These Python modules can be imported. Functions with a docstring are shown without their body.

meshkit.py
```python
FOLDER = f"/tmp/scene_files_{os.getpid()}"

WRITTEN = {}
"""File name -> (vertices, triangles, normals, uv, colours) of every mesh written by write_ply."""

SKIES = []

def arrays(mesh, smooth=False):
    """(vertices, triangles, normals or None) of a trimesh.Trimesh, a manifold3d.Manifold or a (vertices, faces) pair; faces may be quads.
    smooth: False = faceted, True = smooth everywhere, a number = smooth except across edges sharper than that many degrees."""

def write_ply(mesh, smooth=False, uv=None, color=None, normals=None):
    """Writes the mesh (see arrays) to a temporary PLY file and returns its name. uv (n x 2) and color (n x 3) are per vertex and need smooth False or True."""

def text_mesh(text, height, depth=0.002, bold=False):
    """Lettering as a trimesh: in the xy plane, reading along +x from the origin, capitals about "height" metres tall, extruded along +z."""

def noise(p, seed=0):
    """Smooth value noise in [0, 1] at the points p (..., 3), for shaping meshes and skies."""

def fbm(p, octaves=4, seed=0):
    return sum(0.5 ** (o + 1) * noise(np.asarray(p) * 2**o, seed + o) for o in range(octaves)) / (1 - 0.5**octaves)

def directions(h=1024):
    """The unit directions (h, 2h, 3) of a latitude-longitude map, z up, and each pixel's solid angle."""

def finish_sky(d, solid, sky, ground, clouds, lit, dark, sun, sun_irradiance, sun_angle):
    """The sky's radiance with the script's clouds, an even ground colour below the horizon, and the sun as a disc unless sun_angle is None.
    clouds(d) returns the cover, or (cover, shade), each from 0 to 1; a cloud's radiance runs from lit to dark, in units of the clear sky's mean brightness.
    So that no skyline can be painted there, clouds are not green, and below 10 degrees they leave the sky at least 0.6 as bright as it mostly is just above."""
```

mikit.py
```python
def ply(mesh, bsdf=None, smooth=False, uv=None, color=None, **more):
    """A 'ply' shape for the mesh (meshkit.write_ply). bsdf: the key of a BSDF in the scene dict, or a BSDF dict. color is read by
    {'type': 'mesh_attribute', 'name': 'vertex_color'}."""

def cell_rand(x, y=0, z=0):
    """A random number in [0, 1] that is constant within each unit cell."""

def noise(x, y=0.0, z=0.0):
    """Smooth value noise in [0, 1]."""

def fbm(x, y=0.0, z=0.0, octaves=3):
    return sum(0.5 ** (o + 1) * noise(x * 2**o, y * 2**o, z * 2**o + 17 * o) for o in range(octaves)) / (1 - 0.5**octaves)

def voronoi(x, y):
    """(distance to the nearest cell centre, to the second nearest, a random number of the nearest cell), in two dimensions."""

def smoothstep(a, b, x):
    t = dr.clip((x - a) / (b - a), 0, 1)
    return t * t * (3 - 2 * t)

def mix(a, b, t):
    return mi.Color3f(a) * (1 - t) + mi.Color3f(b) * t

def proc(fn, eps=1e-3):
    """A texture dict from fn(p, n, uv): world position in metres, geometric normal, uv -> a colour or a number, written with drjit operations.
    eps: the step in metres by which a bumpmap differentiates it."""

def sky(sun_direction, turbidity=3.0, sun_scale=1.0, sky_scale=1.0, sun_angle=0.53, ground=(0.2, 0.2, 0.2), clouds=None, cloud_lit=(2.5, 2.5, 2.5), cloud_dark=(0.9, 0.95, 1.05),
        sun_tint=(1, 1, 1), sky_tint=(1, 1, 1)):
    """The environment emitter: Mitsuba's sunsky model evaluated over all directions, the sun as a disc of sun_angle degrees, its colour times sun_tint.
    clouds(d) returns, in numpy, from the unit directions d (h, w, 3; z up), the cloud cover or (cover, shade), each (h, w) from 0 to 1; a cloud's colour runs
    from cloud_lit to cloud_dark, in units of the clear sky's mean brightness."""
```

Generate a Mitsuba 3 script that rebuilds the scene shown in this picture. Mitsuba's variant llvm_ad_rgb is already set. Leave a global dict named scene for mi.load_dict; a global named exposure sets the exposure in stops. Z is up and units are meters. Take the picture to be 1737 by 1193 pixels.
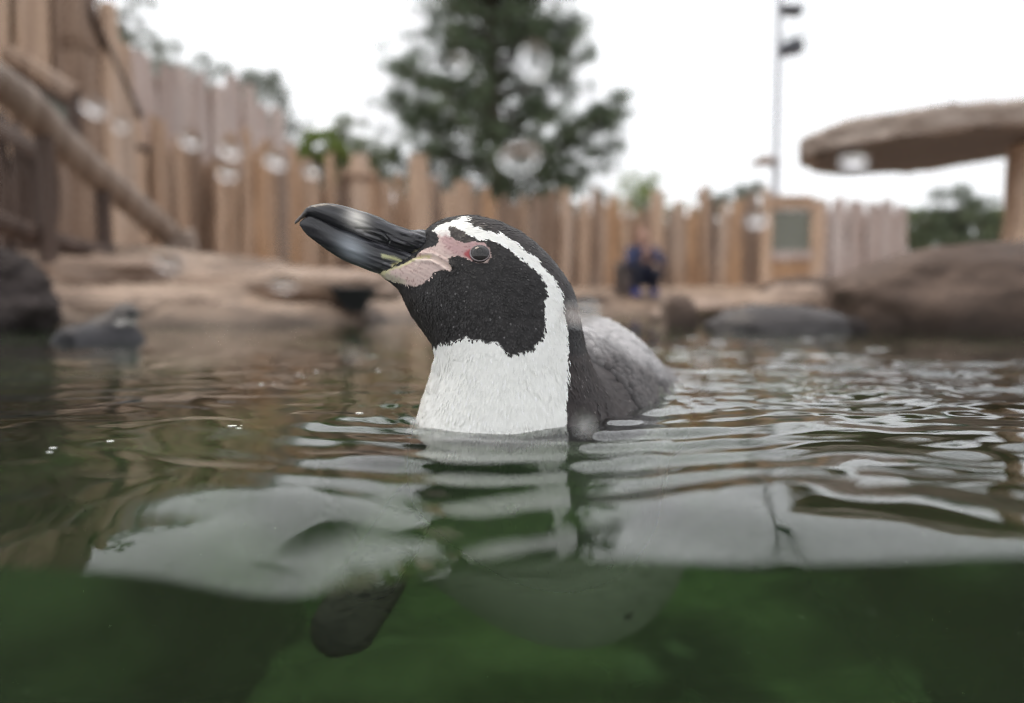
import math, random
import numpy as np, trimesh, shapely
import drjit as dr
import mitsuba as mi
import mikit, meshkit
from scipy import sparse
from scipy.sparse.linalg import spsolve
from scipy.ndimage import gaussian_filter, map_coordinates, gaussian_filter1d

T = mi.ScalarTransform4f
rng = np.random.default_rng(7)
random.seed(7)
scene, labels = {}, {}

# ------------------------------------------------------------------ camera, sky, exposure
CAM_H, PANE_Y, F = 0.0600, 0.1630, 1240.0        # eye height above the water, distance of the viewing window, focal length (px of 1737)
PITCH = math.atan((596.5 - 525.0) / F)
scene['camera'] = {'type': 'thinlens', 'fov': 70.02, 'fov_axis': 'x', 'near_clip': 0.01, 'far_clip': 400.0,
                   'aperture_radius': 0.0035, 'focus_distance': 0.385,
                   'to_world': T().look_at(origin=[0, 0, CAM_H], target=[0, math.cos(PITCH), CAM_H - math.sin(PITCH)], up=[0, 0, 1])}
def overcast(d):
    n = meshkit.fbm(d * np.array([2.2, 2.2, 5.0]) + 3.0, 4, 5)
    side = np.clip(d[..., 0] * 1.1 - 0.15, 0, 1) * np.clip(d[..., 2] * 3.0, 0, 1)        # the heavier cloud towards the right
    shade = np.clip((n - 0.42) * 1.5, 0, 1) * 0.30 + 0.90 * side
    return np.ones(d.shape[:2]), shade
scene['sky_light'] = mikit.sky((-0.35, 0.25, 0.9), turbidity=3, sun_scale=0.12, sun_angle=24, clouds=overcast,
                               cloud_lit=(2.5, 2.53, 2.58), cloud_dark=(1.55, 1.62, 1.74), ground=(0.16, 0.14, 0.12))
exposure = 2.5

# ------------------------------------------------------------------ helpers
def ray(px, py):
    a, b = (px - 868.5) / F, (596.5 - py) / F
    return np.array([a, math.cos(PITCH) + b * math.sin(PITCH), b * math.cos(PITCH) - math.sin(PITCH)])
def at(px, py, Y):
    """the point of the place that the photograph shows at (px, py), Y metres ahead"""
    d = ray(px, py)
    return np.array([0, 0, CAM_H]) + d * (Y / d[1])
def uw(px, py, Y):
    """the same through the window and the water"""
    d = ray(px, py); d /= np.linalg.norm(d)
    p = np.array([0, 0, CAM_H]) + d * (PANE_Y / d[1])
    t = np.array([d[0], 0, d[2]]) / 1.33
    w = np.array([t[0], math.sqrt(1 - t @ t), t[2]])
    return p + w * ((Y - PANE_Y) / w[1])
def numbered(name):
    if name not in scene and name not in labels and not any(k.startswith(name + '__') for k in scene): return name
    i = 1
    while True:
        k = f'{name}_{i:03d}'
        if k not in scene and k not in labels and not any(q.startswith(k + '__') for q in scene): return k
        i += 1
def thing(name, label, cat, group=None):
    k = numbered(name); labels[k] = {'label': label, 'category': cat}
    if group: labels[k]['group'] = group
    return k
def add(name, mesh, bsdf, parent=None, smooth=False, label=None, cat=None, group=None, kind=None, **more):
    k = numbered((parent + '__' if parent else '') + name)
    scene[k] = mikit.ply(mesh, bsdf, smooth=smooth, **more)
    d = {}
    if label: d['label'] = label
    if cat: d['category'] = cat
    if group: d['group'] = group
    if kind: d['kind'] = kind
    if d: labels[k] = d
    return k
def merge(ms): return trimesh.util.concatenate([trimesh.Trimesh(np.asarray(m.vertices), np.asarray(m.faces), process=False) for m in ms])

def iso(f, xs, ys, zs):
    """surface nets of f(x, y, z) (broadcasting) at level 0 on a tensor grid"""
    V = f(xs[:, None, None], ys[None, :, None], zs[None, None, :]).astype(np.float32)
    s = V < 0
    c = np.zeros(tuple(n - 1 for n in V.shape), np.int8)
    for i, j, k in np.ndindex(2, 2, 2):
        c += s[i:i + c.shape[0], j:j + c.shape[1], k:k + c.shape[2]]
    on = np.argwhere((c > 0) & (c < 8))
    idx = np.full(c.shape, -1, np.int32); idx[tuple(on.T)] = np.arange(len(on))
    acc, cnt = np.zeros((len(on), 3)), np.zeros(len(on))
    corner = {q: on + np.array(q) for q in np.ndindex(2, 2, 2)}
    pos = lambda q: np.stack([xs[q[:, 0]], ys[q[:, 1]], zs[q[:, 2]]], 1)
    for a in range(3):
        for q in np.ndindex(2, 2, 2):
            if q[a]: continue
            q2 = list(q); q2[a] = 1; q2 = tuple(q2)
            A, B = corner[q], corner[q2]
            va, vb = V[tuple(A.T)], V[tuple(B.T)]
            m = (va < 0) != (vb < 0)
            t = np.where(m, va / np.where(m, va - vb, 1), 0)[:, None]
            acc += np.where(m[:, None], pos(A) * (1 - t) + pos(B) * t, 0); cnt += m
    v = acc / np.maximum(cnt, 1)[:, None]
    faces = []
    for a in range(3):
        b, d = (a + 1) % 3, (a + 2) % 3
        lo = [slice(None)] * 3; hi = [slice(None)] * 3
        lo[a], hi[a] = slice(0, -1), slice(1, None)
        e = np.argwhere(s[tuple(lo)] != s[tuple(hi)])
        e = e[(e[:, b] > 0) & (e[:, d] > 0) & (e[:, b] < c.shape[b]) & (e[:, d] < c.shape[d])]
        inside = s[tuple(e.T)]
        o = lambda db, dd: idx[tuple((e - np.eye(3, dtype=int)[b] * db - np.eye(3, dtype=int)[d] * dd).T)]
        q = np.stack([o(1, 1), o(0, 1), o(0, 0), o(1, 0)], 1)
        q = np.where(inside[:, None], q, q[:, ::-1])
        faces.append(q)
    q = np.vstack(faces)
    return v, np.vstack([q[:, [0, 1, 2]], q[:, [0, 2, 3]]])
def seg(x, y, z, a, b, ra, rb):
    """distance to a tapered capsule"""
    a, b = np.asarray(a, float), np.asarray(b, float); ab = b - a
    t = np.clip(((x - a[0]) * ab[0] + (y - a[1]) * ab[1] + (z - a[2]) * ab[2]) / (ab @ ab), 0, 1)
    return np.sqrt((x - a[0] - t * ab[0]) ** 2 + (y - a[1] - t * ab[1]) ** 2 + (z - a[2] - t * ab[2]) ** 2) - (ra + (rb - ra) * t)
def smin(a, b, k):
    h = np.clip(0.5 + 0.5 * (b - a) / k, 0, 1)
    return b * (1 - h) + a * h - k * h * (1 - h)
def axis(*spans):
    """a grid axis from (start, end, step) pieces"""
    return np.concatenate([np.arange(a, b - s * 0.4, s) for a, b, s in spans] + [[spans[-1][1]]])
def tube(pts, rad, sides=10, closed=True, wob=0, seed=0):
    p = np.asarray(pts, float); rad = np.broadcast_to(rad, (len(p),))
    t = np.gradient(p, axis=0); t /= np.linalg.norm(t, axis=1)[:, None]
    up = np.array([0, 0, 1.0]) if abs(t[:, 2]).mean() < 0.8 else np.array([0, 1.0, 0])
    a = np.cross(t, up); a /= np.linalg.norm(a, axis=1)[:, None]; b = np.cross(a, t)
    th = np.arange(sides) * 2 * np.pi / sides
    r = rad[:, None] * np.ones(sides)
    v = p[:, None] + r[..., None] * (np.cos(th)[None, :, None] * a[:, None] + np.sin(th)[None, :, None] * b[:, None])
    if wob: v = v + (meshkit.fbm(v / wob[0] + seed, 3)[..., None] - 0.5) * wob[1] * (v - p[:, None]) / np.maximum(r[..., None], 1e-9)
    n = len(p); i, j = np.meshgrid(np.arange(n - 1), np.arange(sides), indexing='ij')
    q = np.stack([i * sides + j, (i + 1) * sides + j, (i + 1) * sides + (j + 1) % sides, i * sides + (j + 1) % sides], -1).reshape(-1, 4)
    v = v.reshape(-1, 3); f = np.vstack([q[:, [0, 1, 2]], q[:, [0, 2, 3]]])
    if closed:
        k = np.arange(sides); k2 = (k + 1) % sides
        f = np.vstack([f, np.stack([k * 0 + len(v), k, k2], 1), np.stack([k * 0 + len(v) + 1, (n - 1) * sides + k2, (n - 1) * sides + k], 1)])
        v = np.vstack([v, p[0], p[-1]])
    return trimesh.Trimesh(v, f, process=False)
def spline(pts, n):
    p = np.asarray(pts, float); u = np.linspace(0, len(p) - 1, n)
    from scipy.interpolate import CubicSpline
    return CubicSpline(np.arange(len(p)), p)(u)

# ------------------------------------------------------------------ materials
noise, fbm, mix, sst = mikit.noise, mikit.fbm, mikit.mix, mikit.smoothstep
def two(b): return {'type': 'twosided', 'bsdf': b}
def proc_mat(name, fn, rough=0.7, bump=None, scale=1.0, eps=1e-3, spec=0.5):
    b = {'type': 'principled', 'base_color': mikit.proc(fn), 'roughness': rough, 'specular': spec}
    if bump is not None: b = {'type': 'bumpmap', 'arbitrary': mikit.proc(bump, eps), 'scale': scale, 'bsdf': b}
    scene[name] = two(b)
def wood(c1, c2, grey):
    def fn(p, n, uv):
        g = fbm(p.x * 38 + p.y * 38, p.y * 5, p.z * 1.6, 4)
        k = noise(p.x * 5 + p.y * 9, 0, p.z * 0.8)
        c = mix(c1, c2, sst(0.25, 0.75, g))
        return mix(c, grey, sst(0.45, 0.95, k) * 0.6)
    return fn
WOODS = [((0.28, 0.185, 0.125), (0.47, 0.318, 0.215), (0.43, 0.34, 0.275)),
         ((0.35, 0.235, 0.165), (0.56, 0.402, 0.285), (0.51, 0.41, 0.34)),
         ((0.16, 0.10, 0.068), (0.30, 0.205, 0.145), (0.30, 0.235, 0.195)),
         ((0.31, 0.175, 0.095), (0.47, 0.29, 0.165), (0.40, 0.285, 0.21))]
for i, w in enumerate(WOODS):
    proc_mat(f'wood_{i}', wood(*w), 0.75)
PALE = [((0.36, 0.275, 0.24), (0.52, 0.43, 0.395), (0.49, 0.45, 0.43)),
        ((0.30, 0.225, 0.195), (0.44, 0.355, 0.32), (0.42, 0.375, 0.355)),
        ((0.40, 0.31, 0.27), (0.54, 0.455, 0.415), (0.52, 0.47, 0.445))]  # lens haze over the tall fence painted in as paler wood
for i, w in enumerate(PALE):
    proc_mat(f'pale_wood_{i}', wood(*w), 0.8)
proc_mat('dark_wood', wood((0.05, 0.03, 0.022), (0.10, 0.065, 0.05), (0.10, 0.08, 0.07)), 0.75)
proc_mat('rail_wood', wood((0.17, 0.12, 0.09), (0.30, 0.235, 0.19), (0.33, 0.285, 0.25)), 0.6)
proc_mat('grey_board', lambda p, n, uv: mix((0.13, 0.14, 0.115), (0.20, 0.21, 0.175), fbm(p.x * 6, p.y * 6, p.z * 30, 3)), 0.6)
def rock(c1, c2, c3, s):
    def fn(p, n, uv):
        a = fbm(p.x * s, p.y * s, p.z * s * 3, 4)
        b = fbm(p.x * s * 5 + 7, p.y * s * 5, p.z * s * 8, 3)
        c = mix(c1, c2, sst(0.3, 0.7, a))
        c = mix(c, c3, sst(0.5, 0.8, b) * 0.6)
        wet = 1 - sst(0.01, 0.05 + 0.05 * a, p.z)      # the splash line of the pool
        return c * (1 - 0.55 * wet)
    return fn
proc_mat('tan_rock', rock((0.22, 0.15, 0.11), (0.36, 0.26, 0.195), (0.13, 0.09, 0.07), 3), 0.6)
proc_mat('brown_rock', rock((0.075, 0.050, 0.038), (0.135, 0.094, 0.074), (0.042, 0.029, 0.023), 5), 0.7, spec=0.3)
proc_mat('dark_rock', rock((0.030, 0.023, 0.022), (0.060, 0.048, 0.045), (0.018, 0.014, 0.013), 6), 0.8, spec=0.2)
proc_mat('wet_grey_rock', rock((0.050, 0.043, 0.043), (0.095, 0.082, 0.082), (0.030, 0.026, 0.026), 6), 0.5)
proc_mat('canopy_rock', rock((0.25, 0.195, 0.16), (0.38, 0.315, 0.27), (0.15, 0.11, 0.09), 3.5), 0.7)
scene['black_plastic'] = two({'type': 'principled', 'base_color': {'type': 'rgb', 'value': (0.012, 0.012, 0.013)}, 'roughness': 0.4})
scene['grey_metal'] = two({'type': 'principled', 'base_color': {'type': 'rgb', 'value': (0.42, 0.43, 0.46)}, 'roughness': 0.45, 'metallic': 0.3})
scene['dark_metal'] = two({'type': 'principled', 'base_color': {'type': 'rgb', 'value': (0.06, 0.065, 0.08)}, 'roughness': 0.5})
scene['lamp_glass'] = two({'type': 'principled', 'base_color': {'type': 'rgb', 'value': (0.55, 0.54, 0.40)}, 'roughness': 0.15})
scene['brown_metal'] = two({'type': 'principled', 'base_color': {'type': 'rgb', 'value': (0.22, 0.15, 0.11)}, 'roughness': 0.5})
def leafmat(name, c1, c2):
    scene[name] = {'type': 'principledthin', 'base_color': mikit.proc(lambda p, n, uv: mix(c1, c2, noise(p.x * 1.7, p.y * 1.7, p.z * 1.7) * 0.6 + 0.4 * noise(p.x * 9, p.y * 9, p.z * 9))),
                   'roughness': 0.6, 'diff_trans': 0.5, 'spec_trans': 0.0}
leafmat('conifer_needles', (0.085, 0.118, 0.078), (0.165, 0.21, 0.13))
leafmat('dark_leaves', (0.075, 0.10, 0.065), (0.15, 0.18, 0.115))
leafmat('mid_leaves', (0.12, 0.155, 0.08), (0.22, 0.25, 0.14))
leafmat('hazed_leaves', (0.18, 0.21, 0.17), (0.32, 0.35, 0.30))  # glare over the far crowns painted in as greyer, lighter leaves
leafmat('fresh_leaves', (0.16, 0.23, 0.06), (0.28, 0.34, 0.12))
proc_mat('bark', lambda p, n, uv: mix((0.06, 0.045, 0.035), (0.14, 0.11, 0.09), fbm(p.x * 9, p.y * 9, p.z * 3, 3)), 0.9)
proc_mat('floor_paint', lambda p, n, uv: mix((0.05, 0.05, 0.048), (0.08, 0.078, 0.073), fbm(p.x * 4, p.y * 4, 0, 3)), 0.8)

# ------------------------------------------------------------------ water
def waves(x, y):
    """height of the pool's surface"""
    p = lambda sx, sy, o: np.stack([x * sx + o, y * sy + o * 1.7, np.zeros_like(x) + o], -1)
    wx = x + 0.10 * (meshkit.noise(p(5, 5, 1.3)) - 0.5) + 0.025 * (meshkit.noise(p(17, 17, 3.3)) - 0.5); wy = y + 0.11 * (meshkit.noise(p(5, 5, 9.1)) - 0.5) + 0.028 * (meshkit.noise(p(17, 17, 7.1)) - 0.5)
    h = (0.0030 / (1 + np.exp(-(x - 0.000) / 0.010)) - 0.0046 * np.exp(-((x + 0.052) / 0.026) ** 2) + 0.0022 * np.exp(-((x + 0.125) / 0.03) ** 2) - 0.0012 * np.exp(-((x - 0.05) / 0.02) ** 2)) * np.exp(-((y - PANE_Y) / 0.07) ** 2) * np.exp(-(x / 0.4) ** 2)
    h += 0.0034 * (meshkit.fbm(p(7, 9, 4.2), 2) - 0.5)
    h += 0.0030 * (meshkit.fbm(np.stack([wx * 19, wy * 26, x * 0 + 2], -1), 2, 3) - 0.5)
    right = 1 / (1 + np.exp(-(x / np.maximum(y, 0.1) - 0.06) * 14))
    chop = 0.35 + 0.9 * right
    rip = 0
    for L, th, ph in ((0.085, 0.35, 0.4), (0.052, -0.55, 1.9), (0.036, 0.9, 4.0), (0.120, -0.2, 2.2)):
        d = wx * math.sin(th) + wy * math.cos(th)
        rip = rip + L * np.sin(2 * np.pi * d / L + ph) * np.clip(2.2 * meshkit.noise(p(5, 7, ph)) - 0.35, 0.1, 1.6)
    far = np.clip((y - 0.30) / 0.25, 0.12, 1)
    h += 0.0042 * rip * chop * far
    h += 0.0005 * chop * far * (meshkit.fbm(np.stack([wx * 60, wy * 95, x * 0], -1), 2, 8) - 0.5)
    h += 0.0034 * np.exp(-((x - 0.030) / 0.032) ** 2 - ((y - 0.385) / 0.030) ** 2)      # the water the breast pushes up
    near = np.exp(-((x - 0.01) / 0.10) ** 2 - ((y - 0.31) / 0.09) ** 2)
    h += near * (0.00085 * np.sin(2 * np.pi * (wy + 0.25 * wx) / 0.036 + 6 * meshkit.noise(p(9, 4, 2.2))) + 0.0020 * (meshkit.fbm(np.stack([wx * 22, wy * 45, x * 0 + 5], -1), 2, 13) - 0.5))
    r = np.hypot(x - 0.0, y - 0.44)                                    # rings the bird sends out
    h += 0.0005 * np.sin((r - 0.05 + 0.02 * meshkit.noise(p(16, 16, 3.3))) * 2 * np.pi / 0.019) * np.exp(-((r - 0.06) / 0.05) ** 2) * (meshkit.noise(p(14, 14, 6.6)))
    return h * np.clip(1.2 - y / 14, 0.3, 1)
def grow(a, b, s0, g):
    out, s = [a], s0
    while out[-1] < b: out.append(out[-1] + s); s *= g
    return np.array(out)
WX0, WX1, WY1, WZ = -3.4, 3.6, 11.0, -1.3
xr = np.concatenate([np.arange(0, 0.30, 0.002), grow(0.30, 3.6, 0.0021, 1.02)]); xs = np.concatenate([-xr[:0:-1], xr])
xs = np.clip(xs, WX0, WX1); xs = np.unique(xs)
ys = np.minimum(np.concatenate([np.arange(PANE_Y, 0.62, 0.002), grow(0.62, WY1, 0.0021, 1.015)]), WY1); ys = np.unique(ys)
gx, gy = np.meshgrid(xs, ys, indexing='ij')
gz = waves(gx, gy)
gz = gz * np.clip((WX1 - np.abs(gx)) / 0.4, 0, 1)
nx, ny = gx.shape
v = np.stack([gx, gy, gz], -1).reshape(-1, 3)
i, j = np.meshgrid(np.arange(nx - 1), np.arange(ny - 1), indexing='ij')
q = np.stack([i * ny + j, (i + 1) * ny + j, (i + 1) * ny + j + 1, i * ny + j + 1], -1).reshape(-1, 4)
top_n = len(v)
fs = [q[:, [0, 1, 2]], q[:, [0, 2, 3]]]
vs = [v]; off = top_n
def skirt(ids, flip):
    """a vertical side of the water from its edge down to the bottom, with corners of its own"""
    global off
    a = v[ids]; b = a.copy(); b[:, 2] = WZ
    vs.extend([a, b]); n = len(ids); k = np.arange(n - 1)
    f = np.vstack([np.stack([off + k, off + n + k, off + n + k + 1], 1), np.stack([off + k, off + n + k + 1, off + k + 1], 1)])
    fs.append(f[:, ::-1] if flip else f); off += 2 * n
skirt(np.arange(nx) * ny, False)
skirt(np.arange(nx) * ny + ny - 1, True)
skirt(np.arange(ny), True)
skirt((nx - 1) * ny + np.arange(ny), False)
b = np.array([[WX0, PANE_Y, WZ], [WX1, PANE_Y, WZ], [WX1, WY1, WZ], [WX0, WY1, WZ]])
b[:, 0] = np.where(b[:, 0] < 0, xs[0], xs[-1]); b[:, 1] = np.where(b[:, 1] < 1, ys[0], ys[-1])
vs.append(b); fs.append(off + np.array([[0, 2, 1], [0, 3, 2]])); off += 4
scene['pool_water_body'] = {'type': 'homogeneous', 'albedo': {'type': 'rgb', 'value': (0.075, 0.12, 0.055)}, 'sigma_t': {'type': 'rgb', 'value': (0.88, 0.62, 0.86)}, 'scale': 2.0}
scene['water_surface'] = {'type': 'dielectric', 'int_ior': 1.33, 'ext_ior': 1.0}
add('water', (np.vstack(vs), np.vstack(fs)), 'water_surface', smooth=True, kind='structure', label='green rippled pool water cut by the viewing window',
    interior={'type': 'ref', 'id': 'pool_water_body'})
# ------------------------------------------------------------------ the penguin
HY = 0.40                                                            # the plane of its head and neck
def plane(pts, Y): return np.array([at(px, py, Y)[[0, 2]] for px, py in pts])
HEAD = [(726, 387), (738, 380), (750, 374), (762, 370), (776, 368), (790, 367), (806, 367), (823, 370), (839, 374), (855, 380), (871, 388), (887, 397), (902, 408), (915, 419),
        (928, 432), (939, 445), (950, 459), (960, 473), (967, 485), (973, 498), (977, 512), (980, 530), (984, 548), (987, 566), (990, 584), (994, 606), (998, 628), (1003, 652), (1008, 678),
        (1014, 705), (1022, 740), (1030, 790), (1032, 830), (1000, 860), (900, 875), (760, 865), (714, 830), (708, 790), (714, 745), (721, 703), (725, 680), (729, 664), (733, 645), (736, 626), (739, 608),
        (738, 596), (734, 583), (727, 572), (716, 558), (706, 545), (697, 531), (689, 515), (682, 500), (675, 490), (664, 481), (650, 472), (638, 464), (632, 457),
        (648, 449), (680, 441), (704, 431), (716, 420), (722, 408), (720, 396)]
hp = spline(np.vstack([plane(HEAD, HY)[-4:], plane(HEAD, HY), plane(HEAD, HY)[:4]]), 900)
poly = shapely.Polygon(hp).buffer(0)
R = 0.001
gxs, gzs = np.arange(-0.10, 0.09, R), np.arange(-0.14, 0.14, R)
GX, GZ = np.meshgrid(gxs, gzs, indexing='ij')
ins = shapely.contains_xy(poly, GX, GZ)
num = np.full(ins.shape, -1); num[ins] = np.arange(ins.sum())
# Poisson inflation: the half thickness squared T2 solves lap(T2) = -c inside the outline; a strip comes out round for c = 2
zi = GZ[ins]; xi_ = GX[ins]
c = 1.75 + 0.35 * np.clip((0.045 - zi) / 0.05, 0, 1)
rows, cols, vals = [np.arange(ins.sum())], [np.arange(ins.sum())], [np.full(ins.sum(), 4.0)]
I, J = np.nonzero(ins)
for di, dj in ((1, 0), (-1, 0), (0, 1), (0, -1)):
    o = num[I + di, J + dj]; m = o >= 0
    rows.append(np.arange(len(I))[m]); cols.append(o[m]); vals.append(np.full(m.sum(), -1.0))
A = sparse.csr_matrix((np.concatenate(vals), (np.concatenate(rows), np.concatenate(cols))))
T2 = np.zeros(ins.shape); T2[ins] = spsolve(A, c * R * R)
dist = shapely.distance(poly, shapely.points(GX[~ins], GZ[~ins])); T2[~ins] = -dist * 0.03
T2 = gaussian_filter(T2, 0.8)
TGx, TGz = np.gradient(T2, R)
def look2(G, x, z): return map_coordinates(G, [(x - gxs[0]) / R, (z - gzs[0]) / R], order=1, mode='nearest')
def head_sdf(x, y, z):
    sh = np.broadcast(x[:, :, :1], z).shape if x.ndim == 3 and x.shape[2] == 1 else None
    X, Z = (np.broadcast_to(x, sh), np.broadcast_to(z, sh)) if sh else (x, z)
    t, a, b = look2(T2, X, Z), look2(TGx, X, Z), look2(TGz, X, Z)
    yy = y - HY
    return (yy * yy - t) / np.sqrt(a * a + b * b + 4 * yy * yy + 4e-5)
BODY = [((0.007, 0.428, -0.032), 0.060), ((0.018, 0.490, -0.026), 0.076), ((0.047, 0.565, -0.025), 0.078), ((0.104, 0.638, -0.032), 0.048), ((0.124, 0.684, -0.032), 0.028), ((0.142, 0.730, -0.027), 0.010)]
BELLY = [((0.030, 0.432, -0.048), 0.058), ((0.040, 0.510, -0.044), 0.066)]
def body_sdf(x, y, z):
    d = seg(x, y, z, BELLY[0][0], BELLY[1][0], BELLY[0][1], BELLY[1][1])
    for (a, ra), (b, rb) in zip(BODY[:-1], BODY[1:]):
        s_ = seg(x, y, z, a, b, ra, rb); d = smin(d, s_, 0.014)
    return d
def penguin_sdf(x, y, z): return smin(head_sdf(x, y, z), body_sdf(x, y, z), 0.032)
PX = axis((-0.095, 0.055, 0.0009), (0.055, 0.21, 0.0035))
PY = axis((0.335, 0.46, 0.0010), (0.46, 0.84, 0.0035))
PZ = axis((-0.15, -0.02, 0.003), (-0.02, 0.124, 0.0009))
pv, pf = iso(penguin_sdf, PX, PY, PZ)
def grad(fn, p, e=4e-4):
    g = np.stack([fn(*(p + e * k).T) - fn(*(p - e * k).T) for k in np.eye(3)], 1)
    return g / np.maximum(np.linalg.norm(g, axis=1), 1e-12)[:, None]
pm = trimesh.Trimesh(pv, pf, process=False)
trimesh.smoothing.filter_taubin(pm, iterations=6)
pv = np.array(pm.vertices)

# its markings, in the sagittal plane of the head (the near cheek stands at Y = 0.378)
CY = 0.378
WHITE = [(727, 388), (740, 380), (752, 373), (775, 365), (786, 362), (792, 366), (789, 375), (806, 385), (824, 391), (845, 394), (863, 402), (881, 414), (897, 427), (915, 440), (928, 459), (940, 477), (951, 490),
         (957, 504), (955, 522), (959, 540), (961, 554), (963, 576), (964, 599), (960, 640), (956, 680), (957, 725), (950, 800), (600, 860), (560, 700), (640, 603), (728, 592), (738, 590), (745, 585), (768, 580), (790, 573), (813, 576), (833, 578), (845, 581), (858, 592),
         (869, 601), (881, 597), (899, 594), (908, 583), (919, 574), (924, 554), (923, 531), (924, 513), (926, 495), (922, 477), (910, 461), (897, 447), (881, 438), (867, 427), (854, 416), (840, 410),
         (827, 409), (813, 406), (795, 398), (779, 388), (761, 385), (745, 392)]
PINK = [(690, 380), (732, 388), (745, 388), (761, 385), (765, 396), (775, 408), (786, 412), (804, 409), (822, 413), (832, 424), (833, 436), (826, 445), (808, 446), (790, 439), (779, 435), (768, 435), (761, 440), (763, 450), (769, 456), (764, 461), (752, 458), (745, 460),
        (736, 464), (727, 474), (714, 482), (700, 486), (690, 484), (676, 480), (600, 460)]
def shape(pts, Y): return shapely.Polygon(plane(pts, Y)).buffer(0)
white_p, pink_p = shape(WHITE, CY), shape(PINK, CY - 0.002)
pink_core = shape([(752, 400), (762, 402), (770, 411), (784, 418), (800, 414), (820, 416), (812, 424), (795, 424), (790, 434), (774, 428), (762, 418)], CY)
ztop0 = at(740, 403, CY)[2]
red_p = shape([(790, 432), (796, 427), (804, 424), (806, 432), (803, 440), (797, 437)], CY - 0.002)
patch_p = shape([(759, 384), (770, 386), (781, 389), (796, 399), (806, 408), (797, 410), (786, 412), (775, 407), (766, 398)], CY)
horn_p = shape([(640, 372), (724, 386), (737, 394), (745, 403), (746, 413), (740, 419), (728, 421), (716, 425), (708, 432), (702, 438), (688, 446), (668, 453), (640, 463), (610, 460)], CY + 0.008)
yel_l = shapely.LineString(plane([(640, 464), (668, 454), (688, 447), (702, 439), (716, 435), (730, 436)], CY + 0.004))
gape_p = shape([(702, 438), (735, 431), (752, 441), (770, 457), (762, 458), (745, 447), (730, 441), (704, 444)], CY)
chin_p = shape([(640, 462), (668, 470), (690, 478), (693, 492), (684, 508), (660, 490), (636, 470)], 0.40)
def nz(p, s, o=0, k=2): return meshkit.fbm(p * s + o, k, 11) - 0.5
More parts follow.
